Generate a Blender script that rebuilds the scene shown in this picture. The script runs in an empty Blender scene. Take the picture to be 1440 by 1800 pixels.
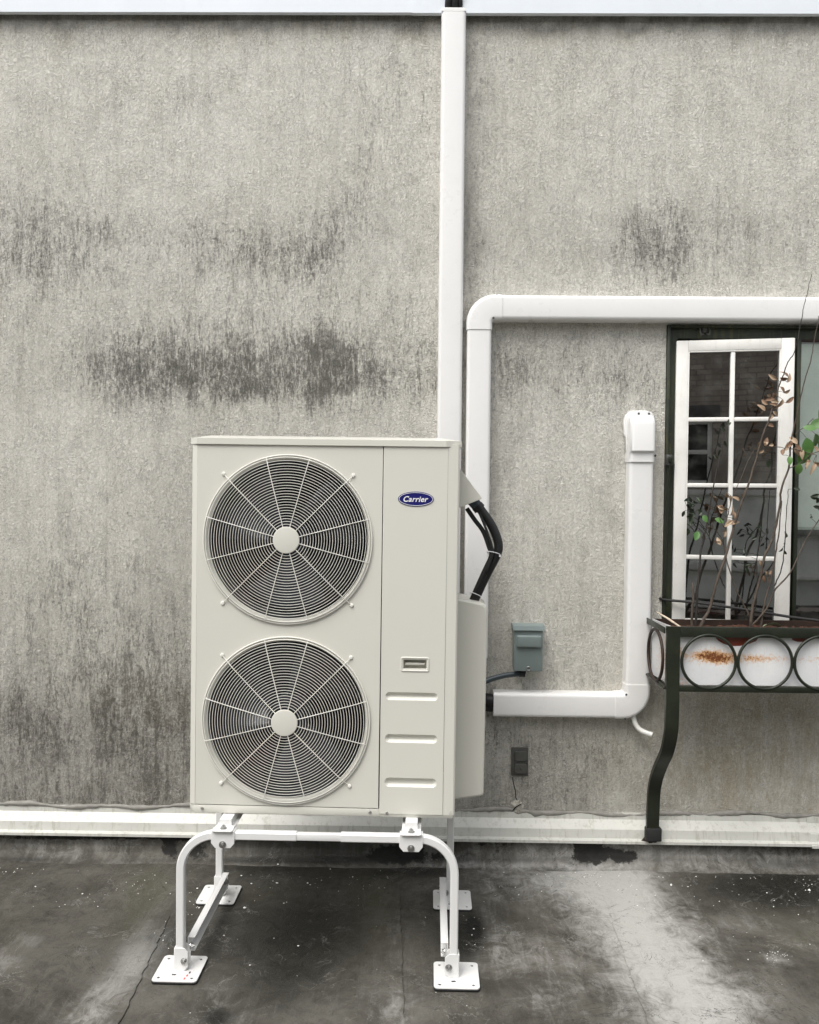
import bpy, bmesh, math, random
import numpy as np
from mathutils import Vector, Matrix
random.seed(7)
rng = np.random.default_rng(7)
S = bpy.context.scene
COL = S.collection

# ------------------------------------------------------------------ camera
F = 1442.0                                   # focal length in photo pixels (1440 wide)
CAM = Vector((0.0, -3.78, 1.70))
YAW, PITCH, ROLL = 0.013, 0.024, 0.0095
fwd = Vector((-math.sin(YAW)*math.cos(PITCH), math.cos(YAW)*math.cos(PITCH), -math.sin(PITCH)))
r0 = fwd.cross(Vector((0, 0, 1))).normalized()
u0 = r0.cross(fwd)
rgt = r0*math.cos(ROLL) + u0*math.sin(ROLL)
upv = u0*math.cos(ROLL) - r0*math.sin(ROLL)
cd = bpy.data.cameras.new('camera')
cam = bpy.data.objects.new('camera', cd); COL.objects.link(cam)
cam.matrix_world = Matrix(((rgt.x, upv.x, -fwd.x, CAM.x), (rgt.y, upv.y, -fwd.y, CAM.y),
                           (rgt.z, upv.z, -fwd.z, CAM.z), (0, 0, 0, 1)))
cd.sensor_fit = 'HORIZONTAL'; cd.sensor_width = 36.0; cd.lens = 36.0*F/1440.0
cd.clip_start = 0.05; cd.clip_end = 400
S.camera = cam

# ------------------------------------------------------------------ sky, sun, exposure
SUN_EL, SUN_AZ = math.radians(58), math.radians(-32)     # azimuth measured from -Y (behind camera) towards -X
w = bpy.data.worlds.new('World'); S.world = w; w.use_nodes = True
nt = w.node_tree; bg = nt.nodes['Background']
sky = nt.nodes.new('ShaderNodeTexSky'); sky.sky_type = 'NISHITA'; sky.sun_disc = False
sky.sun_elevation = SUN_EL
sky.sun_rotation = math.radians(180) + math.radians(32)
sky.air_density = 1.0; sky.dust_density = 3.0
hs = nt.nodes.new('ShaderNodeHueSaturation'); hs.inputs['Saturation'].default_value = 0.20
nt.links.new(sky.outputs[0], hs.inputs['Color']); nt.links.new(hs.outputs[0], bg.inputs[0])
bg.inputs[1].default_value = 0.13
sl = bpy.data.lights.new('sun', 'SUN'); sl.energy = 1.1; sl.angle = math.radians(38); sl.color = (1.0, 0.96, 0.90)
so = bpy.data.objects.new('sun', sl); COL.objects.link(so)
sdir = Vector((math.sin(SUN_AZ)*math.cos(SUN_EL), -math.cos(SUN_AZ)*math.cos(SUN_EL), math.sin(SUN_EL)))
so.rotation_euler = sdir.to_track_quat('Z', 'Y').to_euler(); so.location = (0, -4, 8)
S.view_settings.view_transform = 'Standard'; S.view_settings.look = 'None'
S.view_settings.gamma = 1.0; S.view_settings.exposure = 0.90
S.view_settings.use_curve_mapping = False
S.render.engine = 'CYCLES'

# ------------------------------------------------------------------ pixel helpers
def ray(u, v):
    return (fwd*F + rgt*(u-720.0) + upv*(900.0-v))
def P(u, v, Y=0.0):
    d = ray(u, v); t = (Y-CAM.y)/d.y
    return CAM + d*t
def G(u, v, z=0.0):
    d = ray(u, v); t = (z-CAM.z)/d.z
    return CAM + d*t

# ------------------------------------------------------------------ materials
MATS = {}
def nd(nt, t, **kw):
    n = nt.nodes.new(t)
    for k, v in kw.items(): setattr(n, k, v)
    return n
def noise(nt, vec, scale, detail=4, rough=0.55, dist=0.0):
    n = nd(nt, 'ShaderNodeTexNoise')
    n.inputs['Scale'].default_value = scale; n.inputs['Detail'].default_value = detail
    n.inputs['Roughness'].default_value = rough; n.inputs['Distortion'].default_value = dist
    nt.links.new(vec, n.inputs['Vector'])
    return n.outputs['Fac']
def ramp(nt, fac, a, b, ca=(0, 0, 0, 1), cb=(1, 1, 1, 1)):
    n = nd(nt, 'ShaderNodeMapRange'); n.clamp = True; n.interpolation_type = 'SMOOTHSTEP'
    n.inputs['From Min'].default_value = a; n.inputs['From Max'].default_value = b
    nt.links.new(fac, n.inputs['Value'])
    return n.outputs[0]
def mth(nt, op, a, b=None, clamp=False):
    n = nd(nt, 'ShaderNodeMath', operation=op); n.use_clamp = clamp
    for i, x in enumerate((a, b)):
        if x is None: continue
        if isinstance(x, (int, float)): n.inputs[i].default_value = x
        else: nt.links.new(x, n.inputs[i])
    return n.outputs[0]
def mixc(nt, fac, a, b, mode='MIX'):
    n = nd(nt, 'ShaderNodeMix', data_type='RGBA', blend_type=mode)
    if isinstance(fac, (int, float)): n.inputs[0].default_value = fac
    else: nt.links.new(fac, n.inputs[0])
    for i, x in ((6, a), (7, b)):
        if isinstance(x, tuple): n.inputs[i].default_value = (*x[:3], 1)
        else: nt.links.new(x, n.inputs[i])
    return n.outputs[2]
def mapping(nt, vec, scale):
    m = nd(nt, 'ShaderNodeMapping'); m.inputs['Scale'].default_value = scale
    nt.links.new(vec, m.inputs['Vector']); return m.outputs[0]
def bump(nt, h, strength, dist, normal=None):
    b = nd(nt, 'ShaderNodeBump'); b.inputs['Strength'].default_value = strength; b.inputs['Distance'].default_value = dist
    nt.links.new(h, b.inputs['Height'])
    if normal is not None: nt.links.new(normal, b.inputs['Normal'])
    return b.outputs[0]
def newmat(name):
    m = bpy.data.materials.new(name); m.use_nodes = True
    MATS[name] = m
    return m, m.node_tree, m.node_tree.nodes['Principled BSDF']
def world_pos(nt):
    return nd(nt, 'ShaderNodeNewGeometry').outputs['Position']
def attr(nt, name):
    a = nd(nt, 'ShaderNodeAttribute'); a.attribute_name = name
    return a.outputs['Fac']
def simple(name, col, rough=0.4, metal=0.0, var=0.08, scale=6.0, grime=0.0, gcol=(0.12, 0.11, 0.09), bmp=0.0, bscale=200.0, rvar=0.1, spec=0.5, streak=0.0):
    m, nt, b = newmat(name)
    p = world_pos(nt)
    n1 = noise(nt, p, scale, 5, 0.6)
    c = mixc(nt, ramp(nt, n1, 0.3, 0.7), tuple(x*(1-var) for x in col), tuple(min(1, x*(1+var*0.6)) for x in col))
    if grime:
        g = noise(nt, p, scale*5, 8, 0.7)
        c = mixc(nt, mth(nt, 'MULTIPLY', ramp(nt, g, 0.52, 0.75), grime), c, gcol)
    if streak:
        g = noise(nt, mapping(nt, p, (60, 60, 3)), 1.0, 4, 0.6)
        c = mixc(nt, mth(nt, 'MULTIPLY', ramp(nt, g, 0.52, 0.7), streak), c, gcol)
    nt.links.new(c, b.inputs['Base Color'])
    rr = noise(nt, p, scale*3, 5, 0.6)
    rm = nd(nt, 'ShaderNodeMapRange'); rm.inputs['To Min'].default_value = max(0.03, rough-rvar); rm.inputs['To Max'].default_value = min(1, rough+rvar)
    nt.links.new(rr, rm.inputs['Value']); nt.links.new(rm.outputs[0], b.inputs['Roughness'])
    b.inputs['Metallic'].default_value = metal
    b.inputs['Specular IOR Level'].default_value = spec
    if bmp:
        nt.links.new(bump(nt, noise(nt, p, bscale, 4, 0.6), bmp, 0.002), b.inputs['Normal'])
    return m

def mat_stucco():
    m, nt, b = newmat('stucco')
    p = world_pos(nt)
    dirt = attr(nt, 'dirt'); dark = attr(nt, 'dark'); warm = attr(nt, 'warm')
    # relief of the trowelled dash coat
    h1 = noise(nt, mapping(nt, p, (1, 1, 0.8)), 58, 4, 0.6, 1.6)
    h2 = noise(nt, p, 150, 3, 0.65, 0.6)
    rid = mth(nt, 'ABSOLUTE', mth(nt, 'SUBTRACT', mth(nt, 'MULTIPLY', h1, 2.0), 1.0))
    h = mth(nt, 'ADD', mth(nt, 'MULTIPLY', rid, 1.0), mth(nt, 'MULTIPLY', h2, 0.7))
    h = mth(nt, 'ADD', h, mth(nt, 'MULTIPLY', noise(nt, p, 7, 4, 0.55), 1.3))
    # colour: mottled lime coat with a fine salt-and-pepper grain
    tone = noise(nt, p, 1.3, 5, 0.6)
    c = mixc(nt, ramp(nt, tone, 0.3, 0.7), (0.82, 0.796, 0.715), (0.90, 0.877, 0.80))
    mid = noise(nt, mapping(nt, p, (1, 1, 0.45)), 11, 6, 0.7, 0.6)
    c = mixc(nt, mth(nt, 'MULTIPLY', ramp(nt, mid, 0.45, 0.72), 0.30), c, (0.60, 0.575, 0.50))
    run = noise(nt, mapping(nt, p, (26, 26, 1.6)), 1.0, 6, 0.65, 0.4)
    c = mixc(nt, mth(nt, 'MULTIPLY', ramp(nt, run, 0.46, 0.72), 0.32), c, (0.47, 0.45, 0.39))
    fine = noise(nt, mapping(nt, p, (1, 1, 1.3)), 78, 4, 0.75, 1.6)
    c = mixc(nt, mth(nt, 'MULTIPLY', ramp(nt, fine, 0.44, 0.66), 0.40), c, (0.38, 0.36, 0.31))
    c = mixc(nt, mth(nt, 'MULTIPLY', ramp(nt, noise(nt, p, 120, 3, 0.7), 0.55, 0.7), 0.35), c, (0.90, 0.88, 0.82))
    # thin dark squiggles: shade of the stucco crevices painted into the colour
    sq = mth(nt, 'ABSOLUTE', mth(nt, 'SUBTRACT', noise(nt, mapping(nt, p, (1, 1, 0.7)), 34, 5, 0.7, 2.2), 0.5))
    sqm = mth(nt, 'MULTIPLY', mth(nt, 'SUBTRACT', 1.0, ramp(nt, sq, 0.006, 0.036)), ramp(nt, noise(nt, p, 7, 5, 0.65), 0.36, 0.60))
    c = mixc(nt, mth(nt, 'MULTIPLY', sqm, 0.46), c, (0.15, 0.142, 0.122))
    # stains: stain map broken up by vertical runs and grain
    st1 = noise(nt, mapping(nt, p, (24, 24, 2.4)), 1.0, 7, 0.7, 0.7)
    st2 = noise(nt, mapping(nt, p, (75, 75, 19)), 1.0, 5, 0.75, 1.0)
    sp = noise(nt, p, 60, 6, 0.8, 1.0)
    big = noise(nt, mapping(nt, p, (6, 6, 4)), 1.0, 5, 0.65, 0.8)
    brk = mth(nt, 'ADD', mth(nt, 'MULTIPLY', st1, 0.9), mth(nt, 'MULTIPLY', st2, 0.95))
    brk = mth(nt, 'ADD', brk, mth(nt, 'MULTIPLY', sp, 1.0))
    brk = mth(nt, 'ADD', brk, mth(nt, 'MULTIPLY', big, 0.9))          # mean about 1.875
    brk = mth(nt, 'SUBTRACT', brk, 1.375)                              # mean about 0.5
    soft = ramp(nt, mth(nt, 'ADD', brk, mth(nt, 'MULTIPLY', dirt, 0.50)), 0.66, 1.75)
    wisp = mth(nt, 'ADD', mth(nt, 'MULTIPLY', st2, 1.2), mth(nt, 'MULTIPLY', sp, 0.8))
    wisp = mth(nt, 'ADD', wisp, mth(nt, 'ADD', mth(nt, 'MULTIPLY', st1, 0.5), mth(nt, 'MULTIPLY', big, 0.4)))       # mean about 1.45
    wm = ramp(nt, mth(nt, 'ADD', wisp, mth(nt, 'MULTIPLY', dirt, 0.36)), 1.58, 1.98)
    c = mixc(nt, mth(nt, 'MULTIPLY', soft, 0.72), c, (0.092, 0.090, 0.077))
    c = mixc(nt, mth(nt, 'MULTIPLY', wm, mth(nt, 'ADD', 0.40, mth(nt, 'MULTIPLY', dirt, 0.32)), True), c, (0.078, 0.076, 0.064))
    # film of grime with painted shade of coping, ducts and unit, still grainy
    soot_shade = mth(nt, 'MULTIPLY', dark, mth(nt, 'ADD', 0.50, mth(nt, 'MULTIPLY', ramp(nt, brk, 0.2, 0.9), 0.65)), True)
    c = mixc(nt, mth(nt, 'MULTIPLY', soot_shade, 0.88), c, (0.105, 0.099, 0.084))
    c = mixc(nt, mth(nt, 'MULTIPLY', warm, mth(nt, 'MULTIPLY', ramp(nt, brk, 0.2, 0.8), 0.75)), c, (0.50, 0.43, 0.30))
    nt.links.new(c, b.inputs['Base Color'])
    b.inputs['Roughness'].default_value = 0.93; b.inputs['Specular IOR Level'].default_value = 0.25
    nt.links.new(bump(nt, h, 1.0, 0.012), b.inputs['Normal'])
    return m

def mat_roof():
    m, nt, b = newmat('roof_membrane')
    p = world_pos(nt)
    pale = attr(nt, 'pale'); wet_shade = attr(nt, 'wet_shade'); moss = attr(nt, 'moss')
    n1 = noise(nt, p, 3.0, 9, 0.7, 0.6); n2 = noise(nt, p, 13, 9, 0.78, 1.0); n3 = noise(nt, p, 120, 4, 0.75)
    dr = nd(nt, 'ShaderNodeMapping'); dr.inputs['Scale'].default_value = (26, 3.4, 1); dr.inputs['Rotation'].default_value = (0, 0, 0.35)
    nt.links.new(p, dr.inputs['Vector'])
    nb = noise(nt, dr.outputs[0], 1.0, 7, 0.72, 1.0)
    c = mixc(nt, ramp(nt, n1, 0.3, 0.7), (0.044, 0.041, 0.033), (0.138, 0.130, 0.112))
    c = mixc(nt, mth(nt, 'MULTIPLY', ramp(nt, n2, 0.47, 0.72), 0.7), c, (0.024, 0.022, 0.018))
    c = mixc(nt, mth(nt, 'MULTIPLY', ramp(nt, nb, 0.5, 0.75), 0.30), c, (0.17, 0.165, 0.15))
    ps = mth(nt, 'ADD', mth(nt, 'MULTIPLY', n2, 1.7), mth(nt, 'MULTIPLY', nb, 0.5))
    ps = mth(nt, 'SUBTRACT', ps, 0.3)
    ps = mth(nt, 'ADD', ps, mth(nt, 'MULTIPLY', n1, 0.5))                      # mean 1.05
    pm = ramp(nt, mth(nt, 'ADD', mth(nt, 'MULTIPLY', pale, 0.62), ps), 1.14, 2.12)
    c = mixc(nt, mth(nt, 'MULTIPLY', pm, 0.95), c, (0.47, 0.465, 0.44))
    c = mixc(nt, mth(nt, 'MULTIPLY', ramp(nt, mth(nt, 'ADD', mth(nt, 'MULTIPLY', moss, 0.5), n2), 0.60, 1.1), 0.6), c, (0.085, 0.082, 0.052))
    wm = ramp(nt, mth(nt, 'ADD', mth(nt, 'MULTIPLY', wet_shade, 0.7), mth(nt, 'ADD', mth(nt, 'MULTIPLY', n1, 0.7), mth(nt, 'MULTIPLY', n2, 0.3))), 0.62, 1.15)
    c = mixc(nt, mth(nt, 'MULTIPLY', wm, 0.92), c, (0.009, 0.009, 0.007))  # dark tint: damp and the painted shade below the unit
    c = mixc(nt, mth(nt, 'MULTIPLY', ramp(nt, n3, 0.56, 0.74), 0.25), c, (0.22, 0.215, 0.2))
    # hairline scuffs
    sc = mth(nt, 'ABSOLUTE', mth(nt, 'SUBTRACT', noise(nt, p, 5.5, 5, 0.6, 1.5), 0.5))
    scm = mth(nt, 'MULTIPLY', mth(nt, 'SUBTRACT', 1.0, ramp(nt, sc, 0.002, 0.010)), ramp(nt, noise(nt, p, 3.5, 3), 0.46, 0.62))
    c = mixc(nt, mth(nt, 'MULTIPLY', scm, 0.5), c, (0.27, 0.265, 0.245))
    dk = ramp(nt, noise(nt, p, 46, 6, 0.8, 0.6), 0.60, 0.68)
    c = mixc(nt, mth(nt, 'MULTIPLY', dk, 0.75), c, (0.014, 0.013, 0.011))
    hc = mth(nt, 'ABSOLUTE', mth(nt, 'SUBTRACT', noise(nt, p, 3.2, 6, 0.65, 2.0), 0.5))
    hcm = mth(nt, 'MULTIPLY', mth(nt, 'SUBTRACT', 1.0, ramp(nt, hc, 0.001, 0.006)), ramp(nt, noise(nt, p, 2.1, 3), 0.44, 0.58))
    c = mixc(nt, mth(nt, 'MULTIPLY', hcm, 0.7), c, (0.015, 0.014, 0.012))
    tar = ramp(nt, mth(nt, 'ADD', attr(nt, 'tar'), mth(nt, 'MULTIPLY', mth(nt, 'SUBTRACT', noise(nt, p, 38, 6, 0.75), 0.5), 1.3)), 0.44, 0.66)
    c = mixc(nt, mth(nt, 'MULTIPLY', tar, 0.92), c, (0.010, 0.010, 0.009))
    nt.links.new(c, b.inputs['Base Color'])
    r = nd(nt, 'ShaderNodeMapRange'); r.inputs['To Min'].default_value = 0.70; r.inputs['To Max'].default_value = 0.30
    nt.links.new(wm, r.inputs['Value'])
    rr = mth(nt, 'ADD', r.outputs[0], mth(nt, 'MULTIPLY', mth(nt, 'SUBTRACT', n2, 0.5), 0.5), True)
    nt.links.new(rr, b.inputs['Roughness'])
    hh = mth(nt, 'ADD', mth(nt, 'MULTIPLY', n2, 0.8), mth(nt, 'MULTIPLY', n3, 0.22))
    nt.links.new(bump(nt, hh, 0.8, 0.010), b.inputs['Normal'])
    b.inputs['Specular IOR Level'].default_value = 0.28
    return m

def mat_glass(name, tint=(0.94, 0.97, 0.96), ior=1.52):
    m, nt, b = newmat(name)
    nt.nodes.remove(b)
    out = nt.nodes['Material Output']
    t = nd(nt, 'ShaderNodeBsdfTransparent'); t.inputs[0].default_value = (*tint, 1)
    g = nd(nt, 'ShaderNodeBsdfGlossy'); g.inputs['Roughness'].default_value = 0.006
    p = world_pos(nt)
    nt.links.new(bump(nt, noise(nt, p, 2.5, 1, 0.5), 0.03, 0.004), g.inputs['Normal'])
    fr = nd(nt, 'ShaderNodeFresnel')
    bf = nd(nt, 'ShaderNodeNewGeometry').outputs['Backfacing']
    nt.links.new(mth(nt, 'ADD', ior, mth(nt, 'MULTIPLY', bf, 1/ior-ior)), fr.inputs[0])
    f2 = mth(nt, 'MULTIPLY', fr.outputs[0], mth(nt, 'MULTIPLY', mth(nt, 'SUBTRACT', 1.0, bf), 7.5), True)
    mx = nd(nt, 'ShaderNodeMixShader')
    nt.links.new(f2, mx.inputs[0]); nt.links.new(t.outputs[0], mx.inputs[1]); nt.links.new(g.outputs[0], mx.inputs[2])
    d = nd(nt, 'ShaderNodeBsdfDiffuse'); d.inputs[0].default_value = (0.5, 0.5, 0.46, 1)
    mx2 = nd(nt, 'ShaderNodeMixShader')
    gr = mth(nt, 'MULTIPLY', ramp(nt, noise(nt, p, 7, 6, 0.65), 0.40, 0.8), 0.07)
    nt.links.new(gr, mx2.inputs[0]); nt.links.new(mx.outputs[0], mx2.inputs[1]); nt.links.new(d.outputs[0], mx2.inputs[2])
    nt.links.new(mx2.outputs[0], out.inputs[0])
    return m

def mat_enamel():
    m, nt, b = newmat('white_enamel')
    p = world_pos(nt)
    rust = attr(nt, 'rust'); chip = attr(nt, 'chip')
    n = noise(nt, p, 95, 6, 0.75, 0.5)
    c = mixc(nt, ramp(nt, noise(nt, p, 6, 5, 0.6), 0.35, 0.75), (0.70, 0.71, 0.72), (0.80, 0.80, 0.79))
    halo = ramp(nt, mth(nt, 'ADD', mth(nt, 'MULTIPLY', rust, 0.42), mth(nt, 'MULTIPLY', n, 1.3)), 0.72, 1.15)
    c = mixc(nt, mth(nt, 'MULTIPLY', halo, 0.85), c, (0.62, 0.30, 0.07))
    core = ramp(nt, mth(nt, 'ADD', mth(nt, 'MULTIPLY', rust, 0.36), mth(nt, 'MULTIPLY', n, 1.7)), 1.22, 1.4)
    c = mixc(nt, core, c, (0.16, 0.05, 0.015))
    ch = ramp(nt, mth(nt, 'ADD', chip, mth(nt, 'MULTIPLY', noise(nt, p, 40, 4), 0.25)), 0.58, 0.64)
    c = mixc(nt, ch, c, (0.17, 0.035, 0.02))
    g = noise(nt, mapping(nt, p, (70, 70, 6)), 1.0, 5, 0.7)
    c = mixc(nt, mth(nt, 'MULTIPLY', ramp(nt, g, 0.55, 0.8), 0.25), c, (0.3, 0.27, 0.2))
    nt.links.new(c, b.inputs['Base Color']); b.inputs['Roughness'].default_value = 0.33
    return m

def mat_brick():
    m, nt, b = newmat('dark_brick')
    p = world_pos(nt)
    sep = nd(nt, 'ShaderNodeSeparateXYZ'); nt.links.new(p, sep.inputs[0])
    cb = nd(nt, 'ShaderNodeCombineXYZ'); nt.links.new(sep.outputs[0], cb.inputs[0]); nt.links.new(sep.outputs[2], cb.inputs[1])
    br = nd(nt, 'ShaderNodeTexBrick'); nt.links.new(cb.outputs[0], br.inputs['Vector'])
    br.inputs['Color1'].default_value = (0.30, 0.245, 0.20, 1); br.inputs['Color2'].default_value = (0.42, 0.35, 0.29, 1)
    br.inputs['Mortar'].default_value = (0.22, 0.205, 0.19, 1)
    br.inputs['Scale'].default_value = 1.0; br.inputs['Brick Width'].default_value = 0.22; br.inputs['Row Height'].default_value = 0.075
    br.inputs['Mortar Size'].default_value = 0.008
    c = mixc(nt, ramp(nt, noise(nt, p, 1.5, 6, 0.6), 0.35, 0.7), br.outputs['Color'], (0.28, 0.24, 0.205))
    nt.links.new(c, b.inputs['Base Color']); b.inputs['Roughness'].default_value = 0.9
    nt.links.new(bump(nt, mth(nt, 'SUBTRACT', 1.0, br.outputs['Fac']), 0.6, 0.01), b.inputs['Normal'])
    return m

def mat_leaf(name, ca, cb_, rough=0.5, transl=0.25):
    m, nt, b = newmat(name)
    oi = nd(nt, 'ShaderNodeObjectInfo')
    p = world_pos(nt)
    c = mixc(nt, mth(nt, 'FRACT', mth(nt, 'ADD', oi.outputs['Random'], mth(nt, 'MULTIPLY', noise(nt, p, 60, 3), 0.35))), ca, cb_)
    nt.links.new(c, b.inputs['Base Color']); b.inputs['Roughness'].default_value = rough
    b.inputs['Subsurface Weight'].default_value = 0.0
    return m

stucco = mat_stucco(); roofm = mat_roof(); glassm = mat_glass('window_glass'); enamel = mat_enamel(); brickm = mat_brick()
pvc = simple('white_pvc', (0.80, 0.795, 0.78), 0.30, var=0.02, grime=0.10, gcol=(0.5, 0.49, 0.46), scale=3)
cream = simple('cream_painted_steel', (0.665, 0.655, 0.590), 0.30, var=0.018, scale=2.0, bmp=0.05, bscale=500, rvar=0.05)
creamwire = simple('cream_wire_coating', (0.78, 0.77, 0.71), 0.30, var=0.02)
black = simple('black_plastic', (0.012, 0.012, 0.013), 0.45, var=0.1)
liner = simple('dark_interior', (0.006, 0.006, 0.007), 0.9, var=0.1)
coil = simple('coil_fins', (0.012, 0.013, 0.016), 0.6, var=0.2, scale=60)
fanm = simple('fan_blade_plastic', (0.012, 0.014, 0.02), 0.35, var=0.1)
zinc = simple('zinc_bolt', (0.55, 0.55, 0.54), 0.32, 1.0, var=0.12, scale=60)
whitesteel = simple('white_powder_coat', (0.76, 0.758, 0.745), 0.34, var=0.02, grime=0.06, gcol=(0.4, 0.39, 0.36), scale=5)
rubber = simple('black_rubber', (0.018, 0.018, 0.018), 0.7)
navy = simple('badge_navy', (0.012, 0.012, 0.13), 0.25, var=0.02)
badgew = simple('badge_white', (0.82, 0.82, 0.84), 0.3, var=0.01)
greybox = simple('grey_green_enamel', (0.20, 0.245, 0.24), 0.38, var=0.05, grime=0.1, scale=8)
conduitm = simple('blue_grey_conduit', (0.035, 0.05, 0.06), 0.42, var=0.1)
tubem = simple('white_tube', (0.76, 0.76, 0.72), 0.35, var=0.03)
foam = simple('black_foam_insulation', (0.010, 0.010, 0.011), 0.55, var=0.15, bmp=0.3, bscale=150)
coping_m = simple('coping_metal', (0.72, 0.76, 0.80), 0.35, var=0.03, grime=0.12, gcol=(0.45, 0.47, 0.48), scale=4)
flash_m = simple('white_flashing', (0.60, 0.60, 0.555), 0.42, var=0.06, grime=0.5, gcol=(0.30, 0.285, 0.225), scale=5, streak=0.4, bmp=0.15, bscale=30)
seal_m = simple('grey_sealant', (0.27, 0.26, 0.235), 0.7, var=0.2, grime=0.5, scale=20, bmp=0.6, bscale=80)
outlet_m = simple('soot_grey_metal', (0.062, 0.062, 0.057), 0.6, var=0.2, grime=0.5, scale=20, bmp=0.3)
greenwood = simple('dark_green_paint', (0.028, 0.036, 0.022), 0.5, var=0.35, grime=0.5, gcol=(0.11, 0.105, 0.035), scale=4, streak=0.5, bmp=0.5, bscale=60)
iron = simple('green_black_iron', (0.013, 0.017, 0.009), 0.42, var=0.4, grime=0.4, gcol=(0.04, 0.035, 0.014), scale=9, bmp=0.4, bscale=90)
rustbrown = simple('rusty_iron_paint', (0.03, 0.016, 0.010), 0.6, var=0.4, grime=0.5, gcol=(0.09, 0.03, 0.012), scale=12)
whitewood = simple('old_white_paint', (0.80, 0.79, 0.75), 0.5, var=0.08, grime=0.22, gcol=(0.42, 0.37, 0.26), scale=5, streak=0.15, bmp=0.25, bscale=90)
oldsteel = simple('old_hardware', (0.09, 0.09, 0.085), 0.5, 0.6, var=0.3, scale=50)
soilm = simple('red_brown_soil', (0.085, 0.035, 0.02), 0.95, var=0.5, scale=40, grime=0.5, gcol=(0.2, 0.12, 0.07), bmp=1.0, bscale=120)
barkm = simple('twig_bark', (0.085, 0.066, 0.05), 0.8, var=0.35, scale=40, bmp=0.5, bscale=300)
barkd = simple('dark_twig_bark', (0.028, 0.024, 0.02), 0.8, var=0.35, scale=40)
paleb = simple('pale_stick', (0.55, 0.46, 0.36), 0.7, var=0.2, scale=40)
drym = mat_leaf('dry_leaf', (0.17, 0.09, 0.05), (0.46, 0.35, 0.24), 0.7)
greenm = mat_leaf('green_leaf', (0.05, 0.14, 0.03), (0.11, 0.22, 0.055), 0.42)
darkm = mat_leaf('dark_leaf', (0.012, 0.022, 0.010), (0.035, 0.05, 0.022), 0.45)
flakem = simple('white_foam_crumb', (0.82, 0.82, 0.78), 0.8, var=0.05)
pstucco = simple('pale_render', (0.78, 0.80, 0.75), 0.9, var=0.12, grime=0.3, scale=2, gcol=(0.4, 0.41, 0.37))
blindm = simple('pale_blind', (0.74, 0.78, 0.72), 0.8, var=0.06, grime=0.2, scale=3, gcol=(0.5, 0.53, 0.48))
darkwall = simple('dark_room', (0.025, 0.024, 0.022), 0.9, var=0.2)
stickerm = simple('paper_label', (0.78, 0.76, 0.76), 0.5, var=0.03)
redink = simple('red_ink', (0.6, 0.12, 0.1), 0.5)
blackink = simple('black_ink', (0.02, 0.02, 0.02), 0.5)
lightchip = simple('broken_stucco', (0.42, 0.40, 0.35), 0.95, var=0.3, scale=60, grime=0.4, bmp=1.0, bscale=90)

# ------------------------------------------------------------------ mesh helpers
def tag(o, label=None, cat=None, group=None, kind=None):
    if label: o['label'] = label
    if cat: o['category'] = cat
    if group: o['group'] = group
    if kind: o['kind'] = kind
    return o
def thing(name, label, cat, loc=(0, 0, 0), rot=(0, 0, 0), group=None):
    o = bpy.data.objects.new(name, None); COL.objects.link(o)
    o.location = loc; o.rotation_euler = rot; o.empty_display_size = 0.1
    return tag(o, label, cat, group)
def link(name, me, mat, parent=None, local=False, smooth=None):
    if mat is not None:
        me.materials.clear(); me.materials.append(mat)
    o = bpy.data.objects.new(name, me); COL.objects.link(o)
    if parent is not None:
        o.parent = parent
        if not local:
            mw = parent.matrix_basis.copy(); pp = parent.parent
            inv = parent.matrix_parent_inverse.copy()
            M = inv @ mw
            while pp is not None:
                M = pp.matrix_parent_inverse @ pp.matrix_basis @ M; pp = pp.parent
            o.matrix_parent_inverse = M.inverted()
    return o
def bm_mesh(bm, smooth=False, angle=None):
    bmesh.ops.recalc_face_normals(bm, faces=bm.faces)
    me = bpy.data.meshes.new('m'); bm.to_mesh(me); bm.free()
    if smooth:
        me.polygons.foreach_set('use_smooth', [True]*len(me.polygons))
        if angle is not None: me.set_sharp_from_angle(angle=math.radians(angle))
    return me
def box(name, lo, hi, mat, parent=None, bev=0.0, local=False, seg=2):
    bm = bmesh.new()
    bmesh.ops.create_cube(bm, size=1)
    for v in bm.verts:
        v.co = Vector([lo[i] if v.co[i] < 0 else hi[i] for i in range(3)])
    if bev: bmesh.ops.bevel(bm, geom=bm.edges[:], offset=bev, segments=seg, affect='EDGES', profile=0.5)
    return link(name, bm_mesh(bm, bool(bev), 35), mat, parent, local)
def sweep_mesh(rings, closed=True, caps=True, smooth=True, angle=40, loop=False):
    """rings: list of lists of points"""
    bm = bmesh.new(); R = [[bm.verts.new(p) for p in r] for r in rings]
    n = len(rings[0]); m = len(R)
    for i in range(m if loop else m-1):
        a, b = R[i], R[(i+1) % m]
        for j in range(n if closed else n-1):
            k = (j+1) % n
            bm.faces.new((a[j], a[k], b[k], b[j]))
    if caps and closed and not loop:
        bm.faces.new(R[0]); bm.faces.new(R[-1])
    return bm_mesh(bm, smooth, angle)
def catmull(pts, n=8):
    pts = [Vector(p) for p in pts]; out = []
    for i in range(len(pts)-1):
        p0 = pts[max(i-1, 0)]; p1 = pts[i]; p2 = pts[i+1]; p3 = pts[min(i+2, len(pts)-1)]
        for k in range(n):
            t = k/n
            out.append(0.5*((2*p1)+(p2-p0)*t+(2*p0-5*p1+4*p2-p3)*t*t+(3*p1-p0-3*p2+p3)*t**3))
    out.append(pts[-1]); return out
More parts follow.
